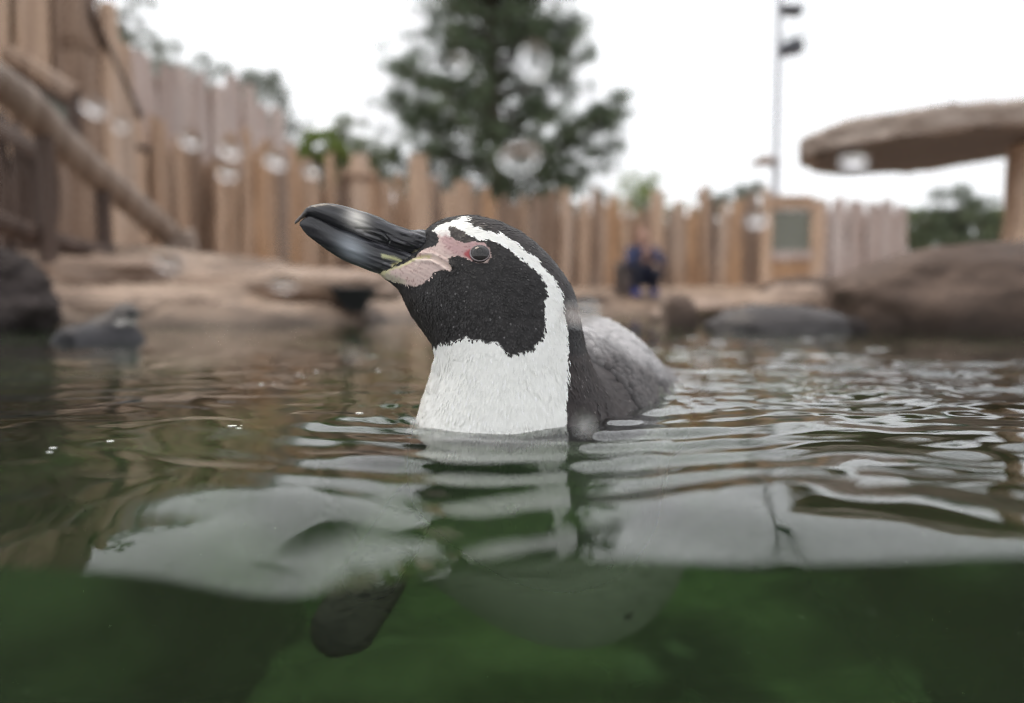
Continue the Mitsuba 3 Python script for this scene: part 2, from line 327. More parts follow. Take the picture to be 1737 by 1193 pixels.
def rows_(p):
    """0 to 1: the furrows between the wet feather rows along the flank"""
    ph = p[:, 2] / 0.0056 + 0.018 / 0.0056 * p[:, 1] * 3 + 1.6 * meshkit.fbm(p * np.array([40, 40, 60]), 2, 31)
    s_ = np.clip(np.cos(2 * np.pi * ph) * 1.6 - 0.45, 0, 1)
    fade = np.clip((0.030 + 0.02 * meshkit.noise(p * 45, 7) - p[:, 2]) / 0.025, 0.0, 1) * np.clip((p[:, 1] - 0.42) / 0.02, 0, 1) * np.clip((0.60 - p[:, 1]) / 0.09, 0.0, 1)
    return s_ * fade * np.clip(meshkit.noise(p * 110, 9) * 2.0 - 0.35, 0, 1)
def pattern(p, jit=1.0):
    """the bird's colours at points p, the lit back painted in"""
    q = p + jit * 0.0034 * np.stack([nz(p, 520, 1), 0 * p[:, 0], nz(p, 520, 5)], 1) + jit * 0.0018 * np.stack([nz(p, 120, 2), 0 * p[:, 0], nz(p, 120, 8)], 1)
    x, z = q[:, 0], q[:, 2]
    col = np.zeros((len(p), 3)); tone = nz(p, 300, 3)[:, None]; big = nz(p, 60, 9)[:, None]
    face = np.array([0.0215, 0.0200, 0.0205]) * (1 + 1.2 * tone + 0.8 * big)
    cap = np.array([0.036, 0.031, 0.031]) * (1 + 1.0 * tone + 0.5 * big)
    back = np.array([0.395, 0.38, 0.383]) * (1 + 0.25 * tone + 0.15 * big)
    flank = np.array([0.046, 0.037, 0.036]) * (1 + 0.8 * tone)
    white = np.array([0.83, 0.83, 0.80]) * (1 + 0.06 * tone + 0.06 * big)
    inw = shapely.contains_xy(white_p, x, z); qp = p + 0.35 * (q - p); inp = shapely.contains_xy(pink_p, qp[:, 0], qp[:, 2])
    up_cap = plane([(0, 0)], CY)[0]
    # cap and nape lie outside the white stripe, face inside it
    capline = shapely.contains_xy(cap_p, x, z)
    col = np.where(capline[:, None], cap, face)
    # body
    s_ = p[:, 1]; bodyish = np.clip((s_ - 0.418) / 0.042, 0, 1)[:, None]
    axz = np.interp(s_, [0.40, 0.51, 0.745], [-0.02, -0.012, -0.02])
    side = np.clip((p[:, 2] - axz) / 0.016 + 1.2 * big[:, 0], 0, 1)[:, None]
    sp = np.clip((p[:, 2] + 0.012 - 0.032 * np.clip((0.535 - s_) / 0.09, 0, 1) + 0.03 * big[:, 0]) / 0.040, 0.10, 1)[:, None]
    upper = flank * (1 - sp) + back * sp  # dark flank to grey back; the lit top is partly painted in
    belly = np.array([0.44, 0.47, 0.38]) * (1 + 0.1 * tone)
    spots = (meshkit.noise(p * 75 + 2, 4) > 0.93)[:, None] & (meshkit.noise(p * 400, 6) > 0.3)[:, None]
    belly = np.where(spots, face, belly)
    upper = upper * (1 - 0.35 * rows_(p)[:, None])
    bcol = belly * (1 - side) + upper * side
    nape = np.clip((p[:, 0] - 0.034) / 0.006 + 1.4 * tone[:, 0], 0, 1)[:, None]
    low = np.clip((np.interp(p[:, 0], [-0.045, -0.015], [-0.018, 0.000]) - p[:, 2]) / 0.008 + tone[:, 0] * 2, 0, 1)[:, None]
    neck = np.where(inw[:, None], white, np.where((z < at(0, 600, CY)[2])[:, None] & (x > 0.0)[:, None], flank * 0.62 + cap * 0.3, col))
    shoulder = np.clip((p[:, 0] - 0.000) / 0.012, 0, 1)[:, None]
    bandl = np.clip((0.040 + p[:, 2]) / 0.012 + big[:, 0], 0, 1)[:, None]                   # the dark band across the breast, just under water
    neck = neck * (1 - low) + low * (belly * (1 - bandl) + np.array([0.085, 0.080, 0.085]) * bandl)
    col = neck * (1 - bodyish) + bcol * bodyish
    sd = lambda g: shapely.distance(g, shapely.points(x, z)) * np.where(shapely.contains_xy(g, x, z), 0, 1)
    soft = lambda g, w_: np.clip(1 - sd(g) / w_, 0, 1)[:, None]
    m_ = inp & (p[:, 1] < 0.46)
    pink = np.array([0.53, 0.415, 0.385]) * (1 + 0.15 * tone + 0.2 * big)
    k_ = soft(pink_core, 0.004); pink = pink * (1 - k_) + k_ * np.array([0.42, 0.275, 0.275]) * (1 + 0.2 * tone)
    k_ = np.clip((z - ztop0) / 0.003, 0, 1)[:, None]; pink = pink * (1 - k_) + k_ * white * 0.9
    k_ = soft(chin_p, 0.002); pink = pink * (1 - k_) + k_ * np.array([0.44, 0.40, 0.32]) * (1 + 0.3 * tone)
    pore = np.clip((meshkit.noise(p * 1100, 21) - 0.62) / 0.2, 0, 1)[:, None] * (0.4 + meshkit.noise(p * 130, 3))[:, None]
    pink = pink * (1 - pore * np.array([0.30, 0.42, 0.42]))
    k_ = soft(gape_p, 0.0008); pink = pink * (1 - k_) + k_ * np.array([0.64, 0.53, 0.48])
    col = np.where(m_[:, None], pink, col)
    patch = soft(patch_p, 0.0004); col = np.where((patch > 0.5), cap, col)
    yl = shapely.distance(yel_l, shapely.points(x, z)); k_ = (np.clip(1.5 - yl / 0.0008, 0, 1) * (p[:, 1] < 0.41))[:, None]
    col = np.where((shapely.contains_xy(horn_p, p[:, 0] , p[:, 2]) & (p[:, 1] < 0.45))[:, None], np.array([0.014, 0.014, 0.016]) * (1 + 1.4 * tone), col)
    col = col * (1 - k_) + k_ * np.array([0.55, 0.51, 0.30])
    k_ = (np.clip(1.3 - shapely.distance(red_p, shapely.points(p[:, 0], p[:, 2])) / 0.0010, 0, 1) * (p[:, 1] < 0.40))[:, None]
    col = col * (1 - k_) + k_ * np.array([0.34, 0.075, 0.085])
    return np.clip(col, 0.006, 0.9)
cap_p = shape([(780, 380), (789, 375), (806, 385), (824, 391), (845, 394), (863, 402), (881, 414), (897, 427), (915, 440), (928, 459), (940, 477), (951, 490), (957, 504), (955, 522), (959, 540), (1060, 560), (1060, 340), (760, 330)], CY)

# fine relief of the wet plumage on the skin itself
pn = grad(penguin_sdf, pv)
hz = pv[:, 2]
pores = nz(pv, 520, 4) * 0.00030 + nz(pv, 150, 6) * 0.0005
bodyrows = np.clip((pv[:, 1] - 0.425) / 0.04, 0, 1) * (nz(pv * np.array([1, 0.55, 1]), 60, 2) * 0.0022 + nz(pv * np.array([1, 0.5, 1]), 330, 3) * 0.0007) - 0.0005 * rows_(pv)
inpk = shapely.contains_xy(pink_p, pv[:, 0], pv[:, 2])
wrink = np.where(inpk, np.sin((pv[:, 0] * 0.55 + pv[:, 2]) * 2 * np.pi / 0.0022 + 5 * nz(pv, 200, 3)) * 0.00012, 0)
gline = shapely.distance(shapely.LineString(plane([(700, 434), (733, 437), (750, 446), (769, 458)], CY)), shapely.points(pv[:, 0], pv[:, 2]))
groove = -0.0013 * np.exp(-(gline / 0.0007) ** 2) + 0.0008 * np.exp(-((gline - 0.0019) / 0.0009) ** 2)
pv = pv + pn * (np.where(inpk, nz(pv, 900, 2) * 0.0003, pores + bodyrows) + wrink + np.where(pv[:, 1] < 0.4, groove, 0))[:, None]
scene['plumage_skin'] = two({'type': 'principled', 'base_color': {'type': 'mesh_attribute', 'name': 'vertex_color'}, 'roughness': 0.55, 'specular': 0.22})
scene['feather'] = two({'type': 'principled', 'base_color': {'type': 'mesh_attribute', 'name': 'vertex_color'}, 'roughness': 0.42, 'specular': 0.28})
penguin = thing('penguin', 'black and white penguin swimming with raised bill in the foreground of the pool', 'penguin')
add('body', (pv, pf), 'plumage_skin', penguin, smooth=True, color=pattern(pv))

# feathers: small kites lying along the plumage
def feathers(P, N, D, ln, wd, lift, col, bend=0.3):
    S = np.cross(N, D); S /= np.linalg.norm(S, axis=1)[:, None]
    root = P - N * 0.0002
    mid = P + D * (ln * 0.55)[:, None] + N * (lift * ln * 0.5 + 0.0001)[:, None]
    tip = P + D * ln[:, None] + N * (lift * ln * (1 - bend))[:, None]
    a, b = mid + S * wd[:, None] * 0.5 - N * (0.08 * wd)[:, None], mid - S * wd[:, None] * 0.5 - N * (0.08 * wd)[:, None]
    V = np.stack([root, a, tip, b, mid], 1).reshape(-1, 3)
    k = np.arange(len(P))[:, None] * 5
    Fc = np.stack([k + np.array([0, 1, 4]), k + np.array([1, 2, 4]), k + np.array([2, 3, 4]), k + np.array([3, 0, 4])], 1).reshape(-1, 3)
    return (V, Fc), np.repeat(col, 5, 0)
tri = pv[pf]; ar = np.linalg.norm(np.cross(tri[:, 1] - tri[:, 0], tri[:, 2] - tri[:, 0]), axis=1) / 2
cen = tri.mean(1)
bill_c = at(735, 412, HY)
eye_c = at(815, 432, CY)
dens = np.where(cen[:, 2] > at(0, 600, HY)[2], 0.62e6, np.where(cen[:, 1] < 0.44, 0.42e6, 0.12e6))
dens = np.where(cen[:, 2] < -0.02, dens * 0.12, dens)
dens = np.where((cen[:, 1] > 0.405) & (cen[:, 2] > 0.0) & (cen[:, 1] < 0.46), dens * 0.35, dens)
dens = np.where((cen[:, 1] > 0.437) & (cen[:, 2] > -0.03) & (cen[:, 2] < 0.056), dens * 0.10, dens)
n_f = rng.poisson(ar * dens)
fi = np.repeat(np.arange(len(pf)), n_f)
w = rng.dirichlet((1, 1, 1), len(fi))
P = (pv[pf[fi]] * w[..., None]).sum(1)
keep = ~shapely.contains_xy(pink_p.buffer(-0.0004), P[:, 0], P[:, 2]) | (P[:, 1] > 0.46)
keep &= np.linalg.norm((P - eye_c)[:, [0, 2]], axis=1) > 0.0064
keep &= ~(shapely.contains_xy(horn_p, P[:, 0], P[:, 2]))
P = P[keep]; N = grad(penguin_sdf, P)
flow = P - bill_c + 1e-6
flow /= np.linalg.norm(flow, axis=1)[:, None]
down = np.stack([0.25 * np.clip(P[:, 0] * 20, -1, 1), 0 * P[:, 0], -np.ones(len(P))], 1)
tail = np.array(BODY[-1][0]) - P + np.array([0, 0.25, 0]); tail /= np.linalg.norm(tail, axis=1)[:, None]
wn = np.clip((0.075 - P[:, 2]) / 0.03, 0, 1)[:, None]; wb = np.clip((P[:, 1] - 0.415) / 0.04, 0, 1)[:, None]
D = (flow * (1 - wn) + down * wn) * (1 - wb) + tail * wb
D = D + 0.35 * (np.stack([nz(P, 160, 1), nz(P, 160, 2), nz(P, 160, 3)], 1)) + rng.normal(0, 0.10, P.shape)
D -= N * (D * N).sum(1)[:, None]; D /= np.linalg.norm(D, axis=1)[:, None]
col = pattern(P)
lum = col.mean(1)
small = P[:, 2] > at(0, 600, HY)[2]
bodyf = P[:, 1] > 0.438
ln = np.where(bodyf, 0.0052, np.where(lum > 0.4, np.where(small, 0.0030, 0.0048), np.where(small, 0.0019, 0.0030))) * rng.uniform(0.7, 1.3, len(P))
wd = np.where(bodyf, 0.0030, np.where(lum > 0.4, 0.0009, 0.0010)) * rng.uniform(0.7, 1.3, len(P))
ln = np.where(shapely.distance(pink_p, shapely.points(P[:, 0], P[:, 2])) < 0.003, ln * 0.6, ln)
lift = np.where(bodyf, 0.10, np.where(lum > 0.4, 0.085, 0.16)) * rng.uniform(0.3, 1.7, len(P))
clump = meshkit.noise(P * np.array([260, 260, 110.0]), 3)
lift = lift * (0.4 + 1.2 * clump)
col = np.clip(col * (1 + rng.normal(0, np.where(lum > 0.4, 0.05, np.where(bodyf, 0.16, 0.22)), len(P))[:, None]), 0.005, 0.88)
glint = (rng.random(len(P)) < 0.05 * meshkit.noise(P * 90, 8)) & (lum < 0.1) & ~bodyf
col = np.where(glint[:, None], col * 2.2 + 0.045, col)  # wet glints painted in as lighter feathers
fm, fc = feathers(P, N, D, ln, wd, lift, col)
kk = add('plumage', fm, 'feather', penguin, color=fc, kind='stuff', label='small wet feathers lying over the body')
fa = fm[0].reshape(-1, 5, 3); fn_ = np.cross(fa[:, 2] - fa[:, 0], fa[:, 3] - fa[:, 1]); fn_ /= np.linalg.norm(fn_, axis=1)[:, None]
fn_ = fn_ * np.sign((fn_ * N).sum(1))[:, None]; wn_ = np.where(lum > 0.4, 0.60, np.where(bodyf, 0.35, 0.9))[:, None]
fn_ = N * (1 - wn_) + fn_ * wn_; fn_ /= np.linalg.norm(fn_, axis=1)[:, None]
scene[kk].update(filename=meshkit.write_ply(fm, False, None, fc, normals=np.repeat(fn_, 5, 0)), face_normals=False)

# the back: broad feathers in staggered rows, each lapping over the next
def body_rows():
    bc = np.array([c_ for c_, r_ in BODY]); L_ = np.r_[0, np.cumsum(np.linalg.norm(np.diff(bc, axis=0), axis=1))]
    pts, dirs = [], []
    for i_, s_ in enumerate(np.arange(-0.05, L_[-1] - 0.02, 0.0040)):
        c_ = np.array([np.interp(s_, L_, bc[:, a]) for a in range(3)]); e_ = np.array([np.interp(s_ + 0.02, L_, bc[:, a]) for a in range(3)]) - c_; e_ = e_ if s_ > 0 else bc[1] - bc[0]; e_ /= np.linalg.norm(e_); c_ = c_ + e_ * min(s_, 0)
        sd_ = np.cross(e_, [0, 0, 1.0]); sd_ /= np.linalg.norm(sd_); up_ = np.cross(sd_, e_)
        ph = np.arange(-0.35, np.pi + 0.35, 0.056) + (i_ % 2) * 0.028; ph = ph + rng.normal(0, 0.006, len(ph))
        d_ = np.cos(ph)[:, None] * sd_ + np.sin(ph)[:, None] * up_
        t_ = np.linspace(0.004, 0.15, 100); q = c_ + e_ * rng.normal(0, 0.0005, (len(ph), 1, 1)) + d_[:, None] * t_[None, :, None]
        val = penguin_sdf(q[..., 0].ravel(), q[..., 1].ravel(), q[..., 2].ravel()).reshape(len(ph), -1)
        hit = np.argmax(val > 0, 1); ok = val.max(1) > 0
        j_ = np.arange(len(ph)); a_ = np.maximum(hit - 1, 0); va, vb = val[j_, a_], val[j_, hit]
        tt = t_[a_] + (t_[hit] - t_[a_]) * np.clip(-va / np.maximum(vb - va, 1e-9), 0, 1)
        pp = q[j_, 0] + d_ * (tt - t_[0])[:, None]
        m_ = ok & (pp[:, 1] > 0.437) & (pp[:, 2] > -0.03) & (pp[:, 2] < 0.058)
        pts.append(pp[m_]); dirs.append(np.repeat(e_[None], m_.sum(), 0))
    return np.vstack(pts), np.vstack(dirs)
P, D = body_rows(); N = grad(penguin_sdf, P)
D = D + 0.10 * np.stack([nz(P, 60, 1), nz(P, 60, 2), nz(P, 60, 3)], 1) + rng.normal(0, 0.05, P.shape) - np.array([0, 0, 0.15])
D -= N * (D * N).sum(1)[:, None]; D /= np.linalg.norm(D, axis=1)[:, None]; S = np.cross(N, D)
col = pattern(P); ln = 0.0078 * rng.uniform(0.85, 1.2, len(P)); wd = 0.0056 * rng.uniform(0.8, 1.15, len(P)); lf_ = rng.uniform(0.10, 0.22, len(P)) * (0.75 + 0.7 * (col.mean(1) < 0.12))
prof = [(0, 0, 0.0), (0.35, 0.44, 0.4), (0.70, 0.46, 0.8), (0.92, 0.26, 0.97), (1.0, 0, 1.0), (0.92, -0.26, 0.97), (0.70, -0.46, 0.8), (0.35, -0.44, 0.4), (0.6, 0, 0.85)]
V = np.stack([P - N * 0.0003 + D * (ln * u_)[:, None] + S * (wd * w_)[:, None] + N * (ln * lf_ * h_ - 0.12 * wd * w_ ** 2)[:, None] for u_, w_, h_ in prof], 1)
tone_ = np.array([0.40, 0.48, 0.84, 1.12, 1.20, 1.12, 0.84, 0.48, 0.85])  # roots darkened: shade under the overlapping row painted in
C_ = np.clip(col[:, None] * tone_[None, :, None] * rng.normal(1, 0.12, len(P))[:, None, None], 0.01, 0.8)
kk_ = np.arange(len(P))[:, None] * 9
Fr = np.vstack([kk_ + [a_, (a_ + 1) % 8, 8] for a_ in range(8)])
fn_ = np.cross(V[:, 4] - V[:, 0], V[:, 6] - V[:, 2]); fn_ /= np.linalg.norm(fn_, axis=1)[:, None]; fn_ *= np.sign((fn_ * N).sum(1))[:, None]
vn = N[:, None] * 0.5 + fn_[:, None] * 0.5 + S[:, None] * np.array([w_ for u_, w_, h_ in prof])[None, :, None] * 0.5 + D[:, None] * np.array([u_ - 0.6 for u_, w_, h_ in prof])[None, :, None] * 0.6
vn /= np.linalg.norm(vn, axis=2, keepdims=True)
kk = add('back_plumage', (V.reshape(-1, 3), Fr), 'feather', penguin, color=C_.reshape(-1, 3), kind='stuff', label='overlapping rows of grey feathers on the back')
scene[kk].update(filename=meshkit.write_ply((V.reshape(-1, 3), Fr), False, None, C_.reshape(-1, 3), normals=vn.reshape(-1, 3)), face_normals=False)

# bill: two mandibles lofted from their profiles
def loft(top, bot, width, n, m, power, Y0=HY, relief=None):
    """top, bot: profiles (px); width: half widths at fractions along"""
    tp, bt = spline(plane(top, Y0), 400), spline(plane(bot, Y0), 400)
    rs = lambda p: p[np.searchsorted(np.r_[0, np.cumsum(np.linalg.norm(np.diff(p, axis=0), axis=1))] / np.linalg.norm(np.diff(p, axis=0), axis=1).sum(), np.linspace(0, 1, n)).clip(0, len(p) - 1)]
    tp, bt = rs(tp), rs(bt)
    s_ = np.linspace(0, 1, n); hw = np.interp(s_, *zip(*width))
    th = np.arange(m) * 2 * np.pi / m
    cs, sn = np.cos(th), np.sin(th)
    yy = np.sign(cs) * np.abs(cs) ** (2 / power)
    tt = 0.5 + 0.5 * np.sign(sn) * np.abs(sn) ** (2 / power)
    V = np.empty((n, m, 3))
    V[..., 0] = bt[:, None, 0] + (tp - bt)[:, None, 0] * tt
    V[..., 2] = bt[:, None, 1] + (tp - bt)[:, None, 1] * tt
    V[..., 1] = Y0 + hw[:, None] * yy
    S, TT = np.broadcast_to(s_[:, None], (n, m)), np.broadcast_to(tt[None], (n, m))
    i, j = np.meshgrid(np.arange(n - 1), np.arange(m), indexing='ij')
    q = np.stack([i * m + j, i * m + (j + 1) % m, (i + 1) * m + (j + 1) % m, (i + 1) * m + j], -1).reshape(-1, 4)
    Vf = V.reshape(-1, 3); Fc = np.vstack([q[:, [0, 1, 2]], q[:, [0, 2, 3]]])
    k = np.arange(m); Fc = np.vstack([Fc, np.stack([k * 0 + n * m, (k + 1) % m, k], 1), np.stack([k * 0 + n * m + 1, (n - 1) * m + k, (n - 1) * m + (k + 1) % m], 1)])
    Vf = np.vstack([Vf, V[0].mean(0), V[-1].mean(0)])
    return Vf, Fc, np.r_[S.ravel(), 0, 1], np.r_[TT.ravel(), .5, .5]
UT = [(500, 379.5), (503, 373), (509, 366), (516, 358), (524, 350.5), (535, 347), (548, 345.5), (569, 347), (595, 352), (621, 361), (647, 370), (664, 378), (690, 387), (707, 390), (723, 392), (742, 402), (762, 416)]
UB = [(500.5, 381), (505, 377), (511, 372.5), (518, 369), (526, 368), (538, 372), (552, 379), (572, 390), (595, 398), (608, 402), (621, 409), (638, 416), (655, 422), (673, 428), (699, 434), (716, 435), (752, 430)]
LT = [(508.5, 383), (510, 376.5), (516, 370.5), (526, 365), (538, 367), (552, 373), (572, 383), (595, 391), (621, 402), (638, 409), (655, 415), (673, 422), (699, 428), (716, 430), (735, 434)]
LB = [(509.5, 384), (513, 389), (517, 394), (525, 402), (534, 409), (552, 423), (569, 434), (586, 443), (604, 450), (621, 457), (634, 462), (650, 466), (672, 466), (700, 458), (735, 446)]
uv_, uf, us, ut = loft(UT, UB, [(0, .0004), (.04, .0010), (.09, .0021), (.18, .0040), (.35, .0060), (.6, .0076), (.85, .0088), (1, .0080)], 240, 72, 2.0)
lv_, lf, ls, lt = loft(LT, LB, [(0, .0006), (.05, .0020), (.12, .0036), (.3, .0058), (.5, .0072), (.75, .0084), (1, .0075)], 220, 72, 2.0)
def billnoise(p, along): 
    # long plates and ridges that run along the bill, which falls to the left
    u = p[:, 0] * 0.94 - p[:, 2] * 0.34; w_ = p[:, 0] * 0.34 + p[:, 2] * 0.94
    return np.stack([u * 45, p[:, 1] * 60, w_ * 420], 1)
def billrelief(v_, f_, amp):
    n_ = trimesh.Trimesh(v_, f_, process=False).vertex_normals
    r = (meshkit.fbm(billnoise(v_, 0), 3, 5) - 0.5)
    base = np.clip((v_[:, 0] + 0.105) / 0.04, 0.25, 1)
    return v_ + n_ * (r * amp * base)[:, None]
uv_ = billrelief(uv_, uf, 0.0036)
nost = shapely.distance(shapely.LineString(plane([(618, 395), (640, 402), (655, 412)], 0.393)), shapely.points(uv_[:, 0], uv_[:, 2]))
plate = shapely.distance(shapely.LineString(plane([(603, 388), (630, 390), (650, 396), (661, 408), (655, 417)], 0.393)), shapely.points(uv_[:, 0], uv_[:, 2]))
un = trimesh.Trimesh(uv_, uf, process=False).vertex_normals
uv_ = uv_ - un * (0.0010 * np.exp(-(nost / 0.0010) ** 2) + 0.0007 * np.exp(-(plate / 0.0005) ** 2))[:, None]
lv_ = billrelief(lv_, lf, 0.0022)
def billcol(v_, low):
    x, z = v_[:, 0], v_[:, 2]
    st = (meshkit.fbm(billnoise(v_, 0) * np.array([1, 1, 1.5]), 3, 15))[:, None]
    px_ = 868.5 + F * x / 0.392                                       # only to read the photograph's sizes along the bill
    c_ = np.array([0.020, 0.020, 0.024]) * (0.4 + 1.2 * st) + np.clip((st - 0.56) / 0.10, 0, 1) * np.clip((px_[:, None] - 560) / 70, 0.1, 1) * np.array([0.095, 0.095, 0.105])
    band = np.exp(-(((px_ - (598 if low else 606)) / (24 if low else 17)) ** 2))
    up_ = np.clip((lt if low else ut), 0, 1)
    k = band * (np.exp(-((up_ - (0.45 if low else 0.62)) / 0.30) ** 2)) * (0.6 + 0.8 * st[:, 0])
    c_ = c_ * (1 - k[:, None]) + k[:, None] * (np.array([0.30, 0.33, 0.37]) if low else np.array([0.72, 0.69, 0.65]))
    if low:
        edge = np.clip((px_ - 690) / 14, 0, 1) * np.clip((up_ - 0.25) / 0.2, 0, 1)
        yel = shapely.distance(shapely.LineString(plane([(650, 434), (668, 438), (680, 443)], 0.392)), shapely.points(x, z))
        y2 = shapely.distance(shapely.LineString(plane([(668, 452), (688, 447), (702, 438), (720, 436)], 0.392)), shapely.points(x, z))
        ky = np.clip(1.3 - yel / 0.0012 + (st[:, 0] - .5) * 2, 0, 1); k2 = np.clip(1.4 - y2 / 0.0014 + (st[:, 0] - .5) * 1.2, 0, 1)
        c_ = c_ * (1 - ky[:, None]) + ky[:, None] * np.array([0.50, 0.50, 0.27])
        c_ = c_ * (1 - k2[:, None]) + k2[:, None] * np.array([0.52, 0.47, 0.25])
        pk = np.clip((px_ - 655 - 160 * np.clip(up_ - 0.05, 0, 1)) / 16, 0, 1)
        c_ = c_ * (1 - pk[:, None]) + pk[:, None] * np.array([0.46, 0.36, 0.32])
    else:
        y3 = shapely.distance(shapely.LineString(plane([(700, 431), (712, 426), (722, 424)], 0.392)), shapely.points(x, z))
        k3 = np.clip(1.2 - y3 / 0.0014 + (st[:, 0] - .5) * 2, 0, 1)[:, None]
        c_ = c_ * (1 - k3) + k3 * np.array([0.48, 0.45, 0.28])
        tip = np.clip((520 - px_) / 14, 0, 1)[:, None]
        c_ = c_ * (1 - tip) + tip * np.array([0.14, 0.12, 0.11])
    return np.clip(c_, 0.004, 0.8)
scene['bill_horn'] = two({'type': 'principled', 'base_color': {'type': 'mesh_attribute', 'name': 'vertex_color'}, 'roughness': 0.27, 'specular': 0.5})
add('upper_bill', (uv_, uf), 'bill_horn', penguin, smooth=True, color=billcol(uv_, False), label='dark ridged upper bill with hooked tip and pale band')
add('lower_bill', (lv_, lf), 'bill_horn', penguin, smooth=True, color=billcol(lv_, True), label='dark lower bill with yellow marks at its base')
# eye
tt_ = math.sqrt(max(look2(T2, np.array([eye_c[0]]), np.array([eye_c[2]]))[0], 1e-6))
for sgn in (-1, 1):
    ep = np.array([[eye_c[0], HY + sgn * tt_, eye_c[2]]]); en = grad(penguin_sdf, ep)[0]
    ec = ep[0] - en * 0.0027
    eye = add('eye', trimesh.creation.icosphere(4, 0.0057), 'eye_ball', penguin, smooth=True, to_world=T().translate(ec.tolist()), label='dark wet eye')
    a = np.cross(en, [0, 0, 1.0]); a /= np.linalg.norm(a); b = np.cross(a, en)
    th = np.linspace(0, 2 * np.pi, 60, endpoint=False)
    ring = ec + en * 0.0033 + (a * np.cos(th)[:, None] * 0.0049 + b * np.sin(th)[:, None] * 0.0045)
    rr = 0.00036 + 0.00008 * np.sin(th * 1 + 2)
    m = tube(np.vstack([ring, ring[:1]]), np.r_[rr, rr[:1]], 10, closed=False)
    add('eyelid', m, 'lid_skin', eye, smooth=True, label='pale pink eyelid ring')
    th2 = np.linspace(0, 2 * np.pi, 32, endpoint=False)
    pu = ec + en * 0.00552 + (a * np.cos(th2)[:, None] + b * np.sin(th2)[:, None]) * 0.0017
    add('pupil', (np.vstack([pu, [ec + en * 0.00572]]), np.stack([np.arange(32), (np.arange(32) + 1) % 32, np.full(32, 32)], 1)), 'pupil_black', eye, smooth=True)
scene['eye_ball'] = two({'type': 'principled', 'base_color': {'type': 'rgb', 'value': (0.030, 0.026, 0.026)}, 'roughness': 0.05, 'specular': 0.5})
scene['pupil_black'] = two({'type': 'principled', 'base_color': {'type': 'rgb', 'value': (0.004, 0.004, 0.005)}, 'roughness': 0.05})
scene['lid_skin'] = two({'type': 'principled', 'base_color': {'type': 'rgb', 'value': (0.21, 0.175, 0.18)}, 'roughness': 0.35})

# flippers: flat blades with a rounded leading edge and rounded tip
def flipper(name, spine_pts, lead, widths, thick, label):
    n, m = 60, 24
    c_ = spline(spine_pts, n); t = np.gradient(c_, axis=0); t /= np.linalg.norm(t, axis=1)[:, None]
    lead = np.asarray(lead, float); W = lead - t * (t @ lead)[:, None]; W /= np.linalg.norm(W, axis=1)[:, None]; Nn = np.cross(t, W)
    s_ = np.linspace(0, 1, n); hw = np.interp(s_, *zip(*widths)); e_ = np.clip(1 - (1 - s_) / 0.17, 0, 1); hw = hw * np.sqrt(np.clip(1 - e_ ** 2, 0.0005, 1)); hw = gaussian_filter1d(hw, 0.8)
    th = np.arange(m) * 2 * np.pi / m
    V = c_[:, None] + hw[:, None, None] * np.cos(th)[None, :, None] * W[:, None] + (thick * np.sqrt(np.clip((1 - s_) / 0.15, 0.0005, 1)))[:, None, None] * np.sin(th)[None, :, None] * Nn[:, None]
    i, j = np.meshgrid(np.arange(n - 1), np.arange(m), indexing='ij')
    q = np.stack([i * m + j, i * m + (j + 1) % m, (i + 1) * m + (j + 1) % m, (i + 1) * m + j], -1).reshape(-1, 4)
    V = V.reshape(-1, 3); Fc = np.vstack([q[:, [0, 1, 2]], q[:, [0, 2, 3]]])
    mm = trimesh.Trimesh(V, Fc, process=False)
    mm = mm.subdivide()
    V = np.asarray(mm.vertices)
    spot = (meshkit.noise(V * np.array([300, 300, 560]), 3) > 0.64) & (meshkit.noise(V * 90, 5) > 0.40)
    tipd = np.linalg.norm(V - (c_[-7] + W[-7] * 0.002), axis=1)
    cc = np.array([0.036, 0.035, 0.028]) * (1 + 0.5 * nz(V, 150, 2))[:, None]
    cc = np.where(spot[:, None], 0.003, cc)
    k = np.exp(-(tipd / 0.009) ** 2)[:, None]; cc = cc * (1 - k) + 0.008 * k
    add('flipper', (V, np.asarray(mm.faces)), 'plumage_skin', penguin, smooth=True, color=cc, label=label)
flipper('flipper', [(-0.020, 0.425, -0.030), uw(686, 905, 0.405), uw(640, 975, 0.392), uw(594, 1045, 0.380), uw(564, 1116, 0.372)], (-1, 0.25, 0.55), [(0, .009), (.3, .0135), (.6, .0145), (.85, .0145), (1, .0125)], 0.0035,
        'speckled dark flipper hanging down in the water')
flipper('flipper', [(0.062, 0.45, -0.045), (0.088, 0.475, -0.057), (0.105, 0.51, -0.064), (0.116, 0.565, -0.066), (0.122, 0.615, -0.062)], (0.2, 0.1, 1), [(0, .012), (.3, .019), (.6, .019), (.85, .016), (1, .012)], 0.0035,
        'dark flipper folded back along the far right side')
tl = []
for k in range(9):
    a = (k - 4) * 0.10
    d = np.array([0.36 + a, 0.93, 0.02])
    tl.append(tube([np.array([0.130 + 0.004 * (k - 4), 0.706, -0.030]), np.array([0.130, 0.706, -0.030]) + d * 0.05, np.array([0.130, 0.706, -0.030]) + d * 0.09], [0.004, 0.003, 0.0006], 6))
add('tail', merge(tl), 'black_plastic', penguin, smooth=30)
